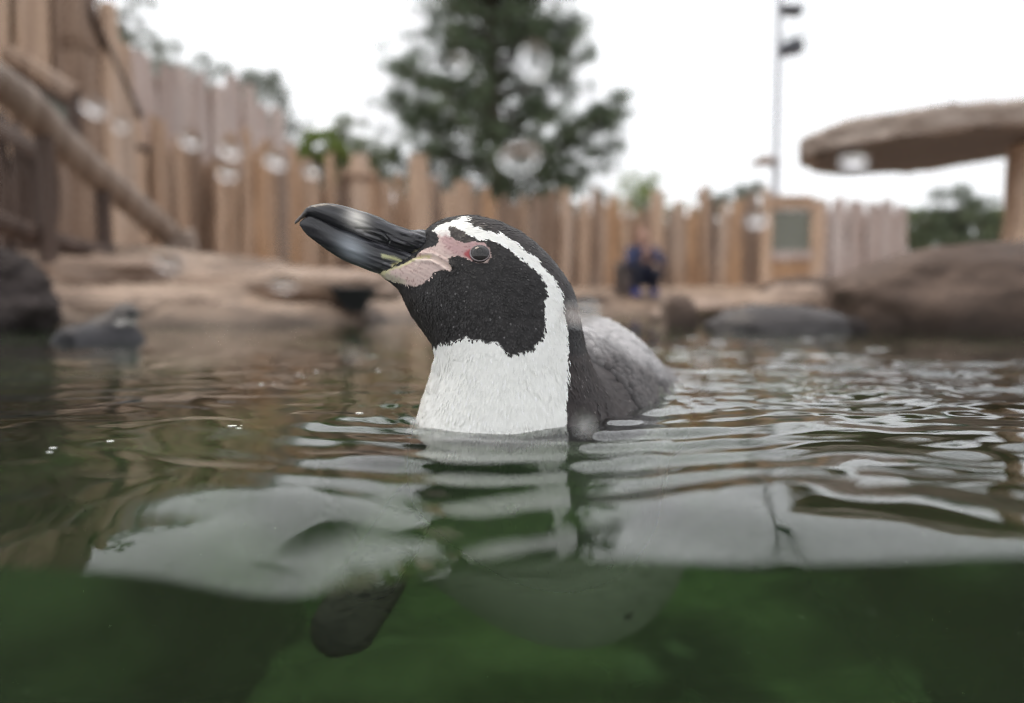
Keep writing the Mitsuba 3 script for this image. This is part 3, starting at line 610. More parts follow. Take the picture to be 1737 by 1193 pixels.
# ------------------------------------------------------------------ ground: the pool's basin, its rock bank and the land behind
POOL = shapely.Polygon([(-2.7, 0.0), (-2.2, 1.5), (-1.95, 2.3), (-1.5, 2.5), (-1.0, 2.62), (-0.72, 3.0), (-0.5, 3.9), (-0.3, 5.4), (0.2, 8.6), (1.0, 9.8), (2.6, 9.6), (2.3, 7.0), (1.5, 4.9), (1.15, 3.7), (1.35, 2.9), (1.7, 2.45), (2.4, 2.1), (2.9, 1.6), (3.0, 0.0)])
def ground_z(x, y):
    pts = shapely.points(x, y); d = shapely.distance(POOL, pts)
    inside = shapely.contains_xy(POOL, x, y)
    di = shapely.distance(POOL.exterior, pts)
    p3 = np.stack([x, y, np.zeros_like(x)], -1)
    warp = d + 0.35 * (meshkit.fbm(p3 * 1.6, 3, 2) - 0.5) + 0.12 * (meshkit.fbm(p3 * 6, 2, 4) - 0.5)
    warp = np.maximum(warp, 0)
    st = warp / 0.30                                                  # ledges of layered rock
    step = (np.floor(st) + np.clip((st - np.floor(st)) * 3.2, 0, 1)) * 0.075
    rise = np.minimum(step, 0.36 + 0.02 * warp)
    out = 0.012 + rise + 0.035 * (meshkit.fbm(p3 * 5, 3, 7) - 0.5) * np.clip(d / 0.1, 0, 1) + 0.01 * (meshkit.fbm(p3 * 30, 2, 8) - 0.5)
    inn = 0.012 - np.minimum(di * 2.2, 0.52) + 0.12 * (meshkit.fbm(p3 * 2.3, 3, 5) - 0.5) * np.clip(di / 0.3, 0, 1)
    return np.where(inside, inn, out)
gxs_ = np.concatenate([np.linspace(-60, -9, 24), np.arange(-8.8, -3.4, 0.2), np.arange(-3.3, 3.3, 0.035), np.arange(3.4, 9, 0.2), np.linspace(9.5, 60, 24)])
gys_ = np.concatenate([np.arange(0.19, 5.0, 0.035), np.arange(5.02, 11.5, 0.08), np.arange(11.7, 20, 0.4), np.linspace(21, 120, 40)])
gx_, gy_ = np.meshgrid(gxs_, gys_, indexing='ij')
gz_ = ground_z(gx_.ravel(), gy_.ravel()).reshape(gx_.shape)
n0, n1 = gx_.shape; i, j = np.meshgrid(np.arange(n0 - 1), np.arange(n1 - 1), indexing='ij')
gq = np.stack([i * n1 + j, (i + 1) * n1 + j, (i + 1) * n1 + j + 1, i * n1 + j + 1], -1).reshape(-1, 4)
def ground_col(p, n, uv):
    a = fbm(p.x * 3, p.y * 3, p.z * 14, 4)
    b = fbm(p.x * 14 + 7, p.y * 14, p.z * 30, 3)
    c = mix((0.21, 0.145, 0.105), (0.37, 0.27, 0.20), sst(0.3, 0.7, a))
    c = mix(c, (0.13, 0.09, 0.068), sst(0.45, 0.75, b) * 0.7)
    wet = 1 - sst(0.015, 0.06, p.z)
    c = c * (1 - 0.5 * wet)
    g1 = fbm(p.x * 2.2 + 3, p.y * 2.2, p.z * 2, 4); g2 = noise(p.x * 1.3 + 5, p.y * 1.3, 0)
    alg = mix((0.03, 0.042, 0.018), (0.17, 0.225, 0.10), sst(0.35, 0.7, g1))
    alg = mix(alg, (0.012, 0.02, 0.01), sst(0.52, 0.72, g2) * 0.85)
    return mix(alg, c, sst(-0.03, 0.012, p.z))
proc_mat('ground_rock', ground_col, 0.6)
add('ground', (np.stack([gx_, gy_, gz_], -1).reshape(-1, 3), gq), 'ground_rock', smooth=True, kind='structure', label='tan layered rock bank and green pool basin')
fl = trimesh.creation.box((80, 40, 0.1)); fl.apply_translation((0, -19.83, -0.95))
add('viewing_area_floor', fl, 'floor_paint', kind='structure', label='dark floor on the dry side of the window')

# ------------------------------------------------------------------ rocks
def boulder(c, r, seed, mat, label, cat='rock', group=None, rot=0, flat=1.0, detail=4, rough=0.35):
    m = trimesh.creation.icosphere(detail); v_ = np.array(m.vertices)
    d = 1 + rough * 1.6 * (meshkit.fbm(v_ * 1.1 + seed * 7.7, 4, seed) - 0.5) + 0.16 * (meshkit.fbm(v_ * 4 + seed, 3, seed + 3) - 0.5)
    v_ = v_ * d[:, None]
    v_ = np.sign(v_) * np.abs(v_) ** np.array([0.85, 0.85, flat])
    v_ = v_ * np.asarray(r)
    co, si = math.cos(rot), math.sin(rot)
    v_ = v_ @ np.array([[co, si, 0], [-si, co, 0], [0, 0, 1]]) + np.asarray(c)
    return add('boulder' if cat == 'rock' else cat, (v_, np.array(m.faces)), mat, smooth=True, label=label, cat=cat, group=group)
boulder((1.66, 2.32, 0.0), (0.64, 0.42, 0.275), 3, 'brown_rock', 'large smooth brown boulder at the right shore under the rock canopy', rot=0.05, detail=5, rough=0.13, flat=0.6)
boulder((2.75, 3.3, 0.14), (0.8, 0.55, 0.30), 12, 'brown_rock', 'brown boulder behind the large smooth one at the right edge', rot=0.4)
boulder((0.73, 2.02, -0.012), (0.20, 0.13, 0.085), 5, 'wet_grey_rock', 'low dark wet rock lying in the water right of the penguin', rot=-0.1, rough=0.25)
boulder((0.90, 1.97, -0.02), (0.055, 0.05, 0.065), 8, 'dark_rock', 'small black wet rock at the right end of the low dark one')
boulder((0.545, 2.36, 0.01), (0.052, 0.06, 0.095), 9, 'brown_rock', 'narrow upright brown rock beside the pale stake', flat=0.7)
boulder((1.06, 2.75, 0.06), (0.19, 0.16, 0.085), 14, 'tan_rock', 'pinkish tan rock with hollows between the low dark rock and the big boulder', rough=0.5)
boulder((1.30, 3.2, 0.11), (0.20, 0.18, 0.10), 15, 'brown_rock', 'flat brown rock below the framed sign board', rough=0.5)
boulder((0.98, 3.6, 0.03), (0.26, 0.22, 0.085), 16, 'tan_rock', 'broken tan rock left of the framed sign board', rough=0.7)
boulder((-1.66, 2.25, 0.10), (0.21, 0.20, 0.17), 21, 'dark_rock', 'dark brown boulder at the left edge above the water', rot=0.5, rough=0.75, detail=5)
boulder((-0.30, 5.2, 0.06), (0.42, 0.35, 0.14), 23, 'brown_rock', 'grey brown rock just behind the bill beside the dark trough', rough=0.4)
boulder((0.22, 7.6, 0.05), (0.42, 0.30, 0.16), 24, 'tan_rock', 'tan shore rock just right of the penguin neck', rough=0.5)
boulder((1.10, 10.35, 0.05), (0.40, 0.3, 0.18), 31, 'brown_rock', 'brown shore rock left of the crouching person', rough=0.4)
boulder((2.75, 10.3, 0.05), (0.40, 0.35, 0.18), 32, 'tan_rock', 'tan shore rock right of the crouching person', rough=0.4)
boulder((-1.05, 3.35, 0.16), (0.55, 0.30, 0.085), 25, 'tan_rock', 'wide flat ledge of tan rock on the left bank', rough=0.35, flat=0.7)
boulder((-1.9, 3.2, 0.20), (0.45, 0.28, 0.09), 26, 'tan_rock', 'tan rock ledge under the sloping log rail', rough=0.35, flat=0.7)
boulder((-1.55, 2.72, 0.05), (0.42, 0.16, 0.085), 27, 'tan_rock', 'low tan rock at the waterline behind the far penguin', rough=0.3, flat=0.7)
# under the water
boulder((-0.62, 1.15, -0.36), (0.36, 0.34, 0.26), 41, 'deep_rock', 'dark sunken rock in the green water at lower left', rough=0.4)
boulder((0.78, 1.15, -0.36), (0.34, 0.32, 0.25), 42, 'deep_rock', 'dark sunken rock in the green water at lower right', rough=0.4)
boulder((0.16, 1.30, -0.52), (0.55, 0.42, 0.20), 43, 'algae_rock', 'broad sunken rock coated with green algae below the penguin', rough=0.85, flat=0.7)
boulder((-0.16, 1.05, -0.56), (0.42, 0.40, 0.16), 44, 'algae_rock', 'sunken rock coated with green algae below the flipper', rough=0.85, flat=0.7)
proc_mat('algae_rock', lambda p, n, uv: mix(mix((0.022, 0.030, 0.014), (0.20, 0.225, 0.11), sst(0.32, 0.66, fbm(p.x * 5, p.y * 5, p.z * 5, 4))), (0.24, 0.27, 0.17), sst(0.62, 0.75, fbm(p.x * 11, p.y * 11, p.z * 11, 3)) * 0.6), 0.8)
proc_mat('deep_rock', lambda p, n, uv: mix((0.006, 0.008, 0.005), (0.10, 0.12, 0.055), sst(0.42, 0.72, fbm(p.x * 4.5 + 2, p.y * 4.5, p.z * 4.5, 4))), 0.8)
# the dark trough on the left bank
c0 = at(602, 510, 2.75); tz = []
for zz, hw in ((0.044, 0.076), (0.040, 0.080), (0.0, 0.055), (-0.044, 0.028)):
    tz.append([(c0[0] - hw, c0[1] - hw * 0.7, c0[2] + zz), (c0[0] + hw, c0[1] - hw * 0.7, c0[2] + zz), (c0[0] + hw * 0.9, c0[1] + hw * 0.7, c0[2] + zz), (c0[0] - hw * 0.9, c0[1] + hw * 0.7, c0[2] + zz)])
tv = np.array(tz).reshape(-1, 3); tf = []
for a in range(3):
    for k in range(4): tf += [[a * 4 + k, (a + 1) * 4 + k, (a + 1) * 4 + (k + 1) % 4], [a * 4 + k, (a + 1) * 4 + (k + 1) % 4, a * 4 + (k + 1) % 4]]
tf += [[12, 14, 13], [12, 15, 14], [8, 9, 10], [8, 10, 11]]
bk = thing('wedge', 'black tapered trough set in the rock bank just left of the penguin throat', 'wedge')  # plain black form where the bank has a dark spot
add('bowl', (tv, np.array(tf)), 'black_plastic', bk)
add('rim', tube(np.vstack([tv[:4], tv[:2]]), 0.006, 6), 'black_plastic', bk, smooth=30)

# ------------------------------------------------------------------ fences: every plank a part
def plank(x, y, z0, z1, w, th, ang, seed, lean=0.0, top=0.0):
    r = np.random.default_rng(seed); k = 7; c_ = 0.22
    prof = np.array([(-.5, .5), (-.5, -.5 + c_), (-.5 + c_, -.5), (.5 - c_, -.5), (.5, -.5 + c_), (.5, .5)]) * [w, th]
    V = []
    for a, z in enumerate(np.linspace(0, 1, k)):
        pr = prof * (1 + r.normal(0, 0.05)) * ((0.72, 0.8) if a == k - 1 else (1, 1)) + r.normal(0, 0.006, 2)
        zz = z0 + (z1 - z0) * z + (top * prof[:, 0] / w if a == k - 1 else 0) + (r.normal(0, 0.012, 6) if a == k - 1 else 0)
        V.append(np.stack([pr[:, 0] + lean * z * (z1 - z0), pr[:, 1], zz + 0 * pr[:, 0]], 1))
    V = np.array(V).reshape(-1, 3); m = 6
    F_ = []
    for a in range(k - 1):
        for b in range(m): F_ += [[a * m + b, a * m + (b + 1) % m, (a + 1) * m + (b + 1) % m], [a * m + b, (a + 1) * m + (b + 1) % m, (a + 1) * m + b]]
    F_ += [[(k - 1) * m, (k - 1) * m + b, (k - 1) * m + b + 1] for b in range(1, m - 1)]
    co, si = math.cos(ang), math.sin(ang)
    V[:, :2] = V[:, :2] @ np.array([[co, si], [-si, co]]) + [x, y]
    return V, np.array(F_)
def fence(key, path, base, top, wr, mats, seed, ztop_jit=0.10, skip=None):
    """planks of uneven width and height side by side along a path; top(s) is the height of their tops"""
    r = np.random.default_rng(seed); p = np.asarray(path, float)
    L = np.r_[0, np.cumsum(np.linalg.norm(np.diff(p, axis=0), axis=1))]; s_ = 0; n = 0
    while s_ < L[-1]:
        w = r.uniform(*wr); q = s_ + w / 2
        x, y = np.interp(q, L, p[:, 0]), np.interp(q, L, p[:, 1])
        k = min(np.searchsorted(L, q), len(p) - 1); d = p[k] - p[k - 1]; ang = math.atan2(d[1], d[0])
        t = np.interp(q, L, top) + r.normal(0, ztop_jit)
        off = r.uniform(-0.05, 0.05)
        m = plank(x - off * math.sin(ang), y + off * math.cos(ang), base, t, w, r.uniform(0.05, 0.09), ang + r.normal(0, 0.06), seed * 1000 + n, r.normal(0, 0.012), r.normal(0, 0.04))
        add('plank', m, f'{mats[0]}_{r.integers(mats[1])}', key, smooth=30)
        s_ += w + r.uniform(0.010, 0.034); n += 1
    for q in np.arange(0.22, L[-1], 0.44):                               # added backing, not a known part, so the gaps read dark
        x, y = np.interp(q, L, p[:, 0]), np.interp(q, L, p[:, 1]); k = min(np.searchsorted(L, q), len(p) - 1); d = p[k] - p[k - 1]; ang = math.atan2(d[1], d[0])
        add('added_backing', plank(x - 0.13 * math.sin(ang), y + 0.13 * math.cos(ang), base, np.interp(q, L, top) - 0.22, 0.46, 0.03, ang, seed * 77 + int(q * 50)), 'wood_2', key)
    for zz in (0.35, 0.75):
        rail = np.column_stack([p[:, 0], p[:, 1] + 0.19, base + (np.asarray(top) - base) * zz])
        add('rail', tube(rail, 0.035, 6), 'dark_wood', key, smooth=30)
k = thing('wooden_fence', 'rough upright plank fence running across behind the pool with uneven tops', 'fence')
fence(k, [(-3.02, 7.6), (-2.55, 8.6), (-2.1, 9.9), (-1.2, 10.3), (-0.55, 11.0), (0.3, 11.8), (1.3, 12.3), (2.4, 12.3), (3.95, 11.5)], 0.20, [1.86, 1.84, 1.80, 1.80, 1.84, 1.86, 1.84, 1.82, 1.80], (0.10, 0.24), ('wood', 4), 3, 0.13)
k = thing('wooden_fence', 'short dull plank fence between the framed sign board and the right hand trees', 'fence')
fence(k, [(4.75, 11.6), (5.6, 11.9), (6.5, 12.1)], 0.20, [1.80, 1.82, 1.78], (0.2, 0.34), ('pale_wood', 3), 4, 0.05)
k = thing('wooden_fence', 'tall plank fence paled by painted haze behind the left bank', 'fence')
fence(k, [(-5.2, 9.0), (-4.55, 9.4), (-4.1, 10.4), (-3.85, 11.6), (-3.70, 12.6)], 0.20, [3.15, 3.25, 3.35, 3.25, 2.9], (0.22, 0.42), ('pale_wood', 3), 5, 0.14)
k = thing('wooden_fence', 'towering brown plank fence at the left edge rising out of the picture', 'fence')
fence(k, [(-4.6, 3.4), (-3.5, 4.3), (-3.12, 5.2), (-3.10, 6.0)], 0.20, [3.4, 3.3, 3.1, 2.15], (0.14, 0.24), ('wood', 3), 6, 0.10)
k = thing('wooden_fence', 'middle height brown plank fence left of the tall pale one', 'fence')
fence(k, [(-3.55, 6.3), (-3.45, 7.0), (-3.25, 7.9)], 0.20, [2.0, 2.05, 1.6], (0.16, 0.28), ('wood', 4), 7, 0.10)
# thick posts
def post(px, Y, zt, w, mat, label, cap=False, base=0.15):
    x = at(px, 400, Y)[0]; key = thing('wooden_post', label, 'post')
    add('shaft', plank(x, Y, base, zt, w, w, 0.1, int(px), 0, 0.03), mat, key, smooth=30)
    if cap:
        add('collar', plank(x, Y, zt - 0.30, zt - 0.22, w * 1.35, w * 1.35, 0.1, int(px) + 1), mat, key, smooth=30)
post(612, 9.6, 2.06, 0.28, 'wood_1', 'square topped wooden post with a collar standing in the fence left of the conifer', True)
post(711, 9.4, 2.00, 0.27, 'wood_1', 'tall plain wooden post in front of the conifer above the bill')
post(143, 4.6, 1.95, 0.115, 'wood_2', 'dark brown square post at the left in front of the towering fence', True)
post(1728, 5.65, 1.33, 0.16, 'wood_1', 'wooden post holding up the rock canopy at the right edge', base=0.2)

# ------------------------------------------------------------------ framed sign board in the fence
sb = thing('sign_board', 'grey green board in a wooden frame standing in the fence at right', 'sign')
Y = 10.9; a, b = at(1308, 425, Y), at(1374, 358, Y)
def box3(x0, x1, y0, y1, z0, z1, bev=0.006):
    m = trimesh.creation.box((x1 - x0, y1 - y0, z1 - z0)); m.apply_translation(((x0 + x1) / 2, (y0 + y1) / 2, (z0 + z1) / 2)); return m
add('board', box3(a[0], b[0], Y, Y + 0.04, a[2], b[2]), 'grey_board', sb)
add('frame_post', plank(a[0] - 0.07, Y, 0.2, b[2] + 0.20, 0.13, 0.14, 0.02, 91), 'wood_1', sb, smooth=30)
add('frame_post', plank(b[0] + 0.11, Y, 0.2, b[2] + 0.14, 0.20, 0.14, -0.02, 92), 'wood_1', sb, smooth=30)
add('lintel', box3(a[0] - 0.02, b[0] + 0.03, Y - 0.05, Y + 0.06, b[2] + 0.015, b[2] + 0.22), 'wood_0', sb)
add('sill', box3(a[0] - 0.02, b[0] + 0.03, Y - 0.06, Y + 0.06, a[2] - 0.13, a[2] - 0.01), 'pale_wood_0', sb)
add('apron', box3(a[0] - 0.01, b[0] + 0.02, Y - 0.01, Y + 0.05, 0.25, a[2] - 0.14), 'wood_3', sb)

# ------------------------------------------------------------------ left: log rails, dark boards, board window
lr = thing('log_rail', 'thick smooth log rail sloping down from the upper left to the bank', 'rail')
pts = [at(-60, 105, 2.5), at(30, 165, 2.8), at(100, 235, 3.1), at(165, 295, 3.5), at(230, 350, 4.0), at(288, 398, 4.6)]
add('log', tube(spline(pts, 40), np.linspace(0.062, 0.075, 40), 14, wob=(0.15, 0.02)), 'rail_wood', lr, smooth=True)
e = pts[-1]
add('stump', plank(e[0] + 0.06, e[1], 0.1, e[2] + 0.03, 0.20, 0.20, 0.3, 55), 'rail_wood', lr, smooth=30)
for q in (0.3, 0.62):
    c_ = spline(pts, 40)[int(q * 40)]
    add('prop', tube([[c_[0], c_[1] + .02, 0.1], [c_[0], c_[1] + .02, c_[2]]], 0.035, 8), 'dark_wood', lr, smooth=30)
lr = thing('log_rail', 'low dark log curb running down behind the dark boulder at left', 'rail')
pts2 = [at(-60, 360, 2.6), at(40, 392, 2.9), at(130, 420, 3.3), at(250, 440, 4.0)]
add('log', tube(spline(pts2, 30), np.linspace(0.04, 0.045, 30), 10, wob=(0.15, 0.015)), 'dark_wood', lr, smooth=True)
hut = thing('nest_hut', 'dark planks for the shaded inside of a nest hut under the upper end of the log rail at left', 'hut')
for n_, px in enumerate(np.linspace(-70, 62, 7)):
    x = at(px, 300, 3.25)[0]
    add('plank', plank(x, 3.25 + 0.012 * n_, 0.05, at(px, 190 + 1.0 * max(px, 0), 3.25)[2], 0.058, 0.05, 0.1, 300 + n_), 'dark_wood', hut, smooth=30)  # dark planks stand in for the shade inside the hut
rf = tube([at(-80, 170, 3.22), at(70, 262, 3.22)], 0.04, 6); add('roof_beam', rf, 'dark_wood', hut, smooth=30)
bw = thing('board_window', 'grey green shuttered opening under a sloping beam on the towering left fence', 'window')
Y = 3.95; pa = [at(22, 108, Y), at(122, 168, Y), at(122, 222, Y), at(22, 190, Y)]
V = np.array(pa + [p + np.array([0, 0.05, 0]) for p in pa])
add('board', (V, np.array([[0, 3, 2], [0, 2, 1], [4, 5, 6], [4, 6, 7], [0, 1, 5], [0, 5, 4], [1, 2, 6], [1, 6, 5], [2, 3, 7], [2, 7, 6], [3, 0, 4], [3, 4, 7]])), 'grey_board', bw)
add('top_beam', tube([at(14, 92, Y - .05), at(130, 162, Y - .05)], 0.050, 8), 'wood_2', bw, smooth=30)
add('side_beam', tube([at(126, 150, Y - .04), at(126, 235, Y - .04)], 0.035, 8), 'dark_wood', bw, smooth=30)
add('top_shadow', tube([at(22, 116, Y - .03), at(122, 178, Y - .03)], 0.030, 6), 'dark_wood', bw, smooth=30)  # dark bar in place of the shadow under the sloping beam

# ------------------------------------------------------------------ rock canopy
ol = spline([(2.40, 5.95), (2.56, 5.60), (2.87, 5.32), (3.25, 5.18), (3.70, 5.10), (4.35, 5.15), (4.75, 5.45), (4.70, 5.95), (4.30, 6.35), (3.95, 6.75), (3.45, 6.95), (2.92, 6.82), (2.52, 6.40), (2.40, 5.95)], 160)[:-1]
n = len(ol); cen_ = ol.mean(0)
def oring(s_, z): 
    q = cen_ + (ol - cen_) * (1 - s_ / np.linalg.norm(ol - cen_, axis=1))[:, None]
    return np.stack([q[:, 0], q[:, 1], 0 * q[:, 0] + z], 1)
rings = [oring(0.10, 1.345), oring(0.04, 1.33), oring(0.0, 1.335), oring(-0.015, 1.38), oring(-0.012, 1.48), oring(0.04, 1.53), oring(0.25, 1.555), oring(0.5, 1.565)]
V = np.array(rings).reshape(-1, 3); F_ = []
for a in range(len(rings) - 1):
    for b in range(n): F_ += [[a * n + b, a * n + (b + 1) % n, (a + 1) * n + (b + 1) % n], [a * n + b, (a + 1) * n + (b + 1) % n, (a + 1) * n + b]]
V = np.vstack([V, [[cen_[0], cen_[1], 1.575]]]); F_ += [[(len(rings) - 1) * n + b, (len(rings) - 1) * n + (b + 1) % n, len(V) - 1] for b in range(n)]
cm = trimesh.Trimesh(V, np.array(F_), process=False).subdivide().subdivide(); v_ = np.asarray(cm.vertices); nn_ = cm.vertex_normals
v_[:, 2] += 0.035 * (v_[:, 0] - 2.6) - 0.035
v_ = v_ + nn_ * (0.13 * (meshkit.fbm(v_ * np.array([2.6, 2.6, 5]), 4, 6) - 0.5) + 0.03 * (meshkit.fbm(v_ * 16, 2, 2) - 0.5))[:, None]
cp = thing('rock_canopy', 'flat mushroom shaped rock canopy with a rough brown rim at the right', 'canopy')
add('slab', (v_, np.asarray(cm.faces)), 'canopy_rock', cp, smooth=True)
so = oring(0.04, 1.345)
add('soffit', (np.vstack([so, [[cen_[0], cen_[1], 1.345]]]) * [1, 1, 1] + np.column_stack([np.zeros((n + 1, 2)), 0.035 * (np.r_[so[:, 0], cen_[0]] - 2.6) - 0.047]), np.array([[(b + 1) % n, b, n] for b in range(n)])), 'soffit_shade', cp, label='flat underside of the canopy with its shade painted in')
proc_mat('soffit_shade', wood((0.11, 0.092, 0.085), (0.175, 0.15, 0.14), (0.17, 0.15, 0.14)), 0.8)  # shade under the canopy put into a darker colour

# ------------------------------------------------------------------ lamp post
lp = thing('floodlight_mast', 'slim grey mast with floodlights rising above the fence at right', 'lamp post')
Y = 16.0; x = at(1318, 200, Y)[0]
add('pole', tube([[x, Y, 0.2], [x, Y, 3.3], [x, Y, 3.4], [x, Y, 7.4]], [0.085, 0.075, 0.062, 0.055], 14), 'grey_metal', lp, smooth=30)
def lamp(px, py, w, h_, tilt, mat, glass):
    c_ = at(px, py, Y); hw, hh = w * Y / F / 2, h_ * Y / F / 2
    m = trimesh.creation.box((2 * hw, 0.3, 2 * hh)); vv = np.array(m.vertices); vv[vv[:, 0] < 0, 2] *= 0.7
    m = trimesh.Trimesh(vv, m.faces).subdivide(); m.apply_transform(trimesh.transformations.rotation_matrix(tilt, (0, 1, 0))); m.apply_translation(c_)
    k_ = add('floodlight', m, mat, lp, smooth=30)
    g = trimesh.creation.box((0.02, 0.26, 1.7 * hh)); g.apply_translation((hw + 0.012, 0, 0)); g.apply_transform(trimesh.transformations.rotation_matrix(tilt, (0, 1, 0))); g.apply_translation(c_)
    add('lamp_glass', g, glass, k_)
    add('bracket', tube([[x, Y, c_[2]], [c_[0], Y, c_[2] + hh * 0.5]], 0.02, 6), 'dark_metal', k_, smooth=30)
lamp(1340, 18, 34, 13, 0.05, 'dark_metal', 'dark_metal')
lamp(1340, 82, 34, 24, -0.30, 'dark_metal', 'lamp_glass')
c_ = at(1345, 62, Y)
add('visor', tube([at(1320, 66, Y), at(1345, 60, Y - .1), at(1368, 50, Y - .1), at(1374, 80, Y)], 0.02, 6), 'grey_metal', lp, smooth=30)
c_ = at(1298, 271, Y)
add('arm', tube([[x, Y, c_[2] + 0.02], [c_[0], Y, c_[2] + 0.03]], 0.025, 6), 'brown_metal', lp, smooth=30)
m = trimesh.creation.cone(0.33, 0.20, sections=20); m.apply_translation((c_[0], Y, c_[2] - 0.08)); add('lamp_shade', m, 'brown_metal', lp, smooth=30)

# pale stake in the water
x0 = at(1130, 540, 2.1)
st = thing('stake', 'thin pale stake standing upright in the water behind the penguin', 'stake')
add('shaft', tube([[x0[0], 2.1, -0.3], [x0[0] - 0.004, 2.1, 0.0], [x0[0] - 0.012, 2.1, 0.078]], [0.009, 0.008, 0.007], 8), 'rail_wood', st, smooth=30)
add('tip', tube([[x0[0] - 0.012, 2.1, 0.076], [x0[0] - 0.013, 2.1, 0.088]], [0.008, 0.004], 8), 'rail_wood', st, smooth=30)

# ------------------------------------------------------------------ trees
def leaf_cloud(centres, spread, per, size, seed, flat=0.7):
    r = np.random.default_rng(seed); c_ = np.repeat(centres, per, 0)
    sp = np.repeat(np.broadcast_to(spread, len(centres)), per)
    o = r.normal(0, 1, c_.shape); o *= (r.random(len(o)) ** 0.4 / np.linalg.norm(o, axis=1))[:, None]
    c_ = c_ + o * sp[:, None] * [1, 1, flat]
    a = r.normal(0, 1, c_.shape); a /= np.linalg.norm(a, axis=1)[:, None]
    b = np.cross(a, r.normal(0, 1, c_.shape)); b /= np.linalg.norm(b, axis=1)[:, None]
    s_ = (size * r.uniform(0.6, 1.4, len(c_)))[:, None]
    V = np.stack([c_ - a * s_, c_ + b * s_ * 0.45, c_ + a * s_, c_ - b * s_ * 0.45], 1).reshape(-1, 3)
    k_ = np.arange(len(c_))[:, None] * 4
    return V, np.vstack([k_ + [0, 1, 2], k_ + [0, 2, 3]])
def broadleaf(px, py_top, px_w, Y, mat, label, seed, n_cl=60, per=60, base=0.3, gap=1.0, cat='tree', leaf=0.07):
    top = at(px, py_top, Y); R_ = px_w * Y / F / 2; r = np.random.default_rng(seed)
    key = thing('broadleaf_tree' if cat == 'tree' else 'bush', label, cat)
    zc = max(top[2] - R_ * 1.1, base + 0.4 * (top[2] - base))
    cl = r.normal(0, 1, (n_cl, 3)); cl *= (r.random(n_cl) ** 0.45 / np.linalg.norm(cl, axis=1))[:, None]
    cl = cl * [R_, R_, (top[2] - zc)] + [top[0], Y, zc]
    br = []
    tr = spline([[top[0], Y, base - 0.2], [top[0] + 0.1 * r.normal(), Y, (base + zc) / 2], [top[0], Y, zc + 0.3 * (top[2] - zc)]], 12)
    add('trunk', tube(tr, np.linspace(0.05 * R_ + 0.04, 0.02, 12), 8), 'bark', key, smooth=True)
    for c_ in cl[::3]:
        s0 = tr[int(r.integers(5, 11))]
        br.append(tube(spline([s0, (s0 + c_) / 2 + [0, 0, 0.1 * R_], c_], 6), np.linspace(0.03, 0.008, 6), 5))
    add('limb', merge(br), 'bark', key, smooth=True, kind='stuff', label='limbs inside the crown')
    add('crown', leaf_cloud(cl, R_ * 0.26 * gap, per, leaf, seed + 1), mat, key, kind='stuff', label='leaves of the crown')
# the conifer
cf = thing('conifer_tree', 'tall dark conifer standing behind the fence above the penguin head', 'tree')
Y = 22.0; bx = at(838, 300, Y)[0]; r = np.random.default_rng(77)
add('trunk', tube(spline([[bx, Y, 0.1], [bx + .1, Y, 4], [bx - .05, Y, 8], [bx, Y, 12.0]], 20), np.linspace(0.28, 0.05, 20), 10), 'bark', cf, smooth=True)
cls, limbs = [], []
for z in np.arange(2.0, 12.0, 0.28):
    reach = np.interp(z, [2.2, 3.6, 5.6, 7.4, 9.0, 12.0], [3.3, 3.5, 3.4, 2.9, 2.1, 0.9])
    for a in r.uniform(0, 2 * np.pi) + np.arange(6) * 2 * np.pi / 6 + r.normal(0, 0.3, 6):
        L_ = reach * r.uniform(0.55, 1.10)
        d = np.array([math.cos(a), math.sin(a), 0])
        s0 = np.array([bx, Y, z]); e_ = s0 + d * L_ + [0, 0, L_ * r.uniform(0.05, 0.42)]
        pts = spline([s0, s0 + d * L_ * 0.5 + [0, 0, 0.02], e_], 10)
        limbs.append(tube(pts, np.linspace(0.06, 0.012, 10), 5))
        for q in pts[4:]:
            cls.append(q + r.normal(0, 0.16, 3))
for px, py, ex in ((985, 235, 1045), (960, 270, 1055), (1000, 200, 1060), (960, 330, 990), (1020, 205, 1062), (690, 270, 640), (680, 180, 655), (690, 120, 668), (940, 90, 975), (930, 60, 968)):
    s0, e_ = at(px - (60 if px > 838 else -60), py + 25, Y), at(ex, py - (30 if px > 900 else 10), Y)
    pts = spline([s0, (s0 + e_) / 2 + [0, 0, -0.05], e_], 12); limbs.append(tube(pts, np.linspace(0.06, 0.012, 12), 5))
    for q in pts[2:]: cls += [q + r.normal(0, 0.15, 3), q + r.normal(0, 0.2, 3)]
add('limb', merge(limbs), 'bark', cf, smooth=True, kind='stuff', label='limbs of the conifer')
add('crown', leaf_cloud(np.array(cls), 0.34, 40, 0.075, 9, 0.7), 'conifer_needles', cf, kind='stuff', label='needle sprays of the conifer')
broadleaf(592, 198, 150, 20, 'mid_leaves', 'dull green tree behind the fence left of the conifer', 5, n_cl=90, per=60)
broadleaf(545, 215, 90, 18, 'fresh_leaves', 'yellow green bush top behind the fence near the bill tip', 6, n_cl=40, cat='bush')
broadleaf(318, 72, 150, 24, 'hazed_leaves', 'hazy grey green tree above the tall pale fence', 7, n_cl=95, per=60, gap=0.9)
broadleaf(440, 118, 160, 24, 'hazed_leaves', 'thin hazy tree with gaps right of the other hazy tree over the pale fence', 8, n_cl=95, per=60, gap=0.9)
broadleaf(205, -30, 150, 20, 'hazed_leaves', 'hazy tree cut by the top edge of the picture at left', 18, n_cl=45, per=40, gap=0.8)
broadleaf(1098, 284, 130, 30, 'fresh_leaves', 'small fresh green tree behind the fence right of the conifer', 9)
broadleaf(1205, 312, 60, 30, 'dark_leaves', 'small dark tree top behind the fence left of the mast', 10, n_cl=30)
broadleaf(1262, 298, 70, 30, 'dark_leaves', 'small dark tree top behind the fence beside the mast', 11, n_cl=30)
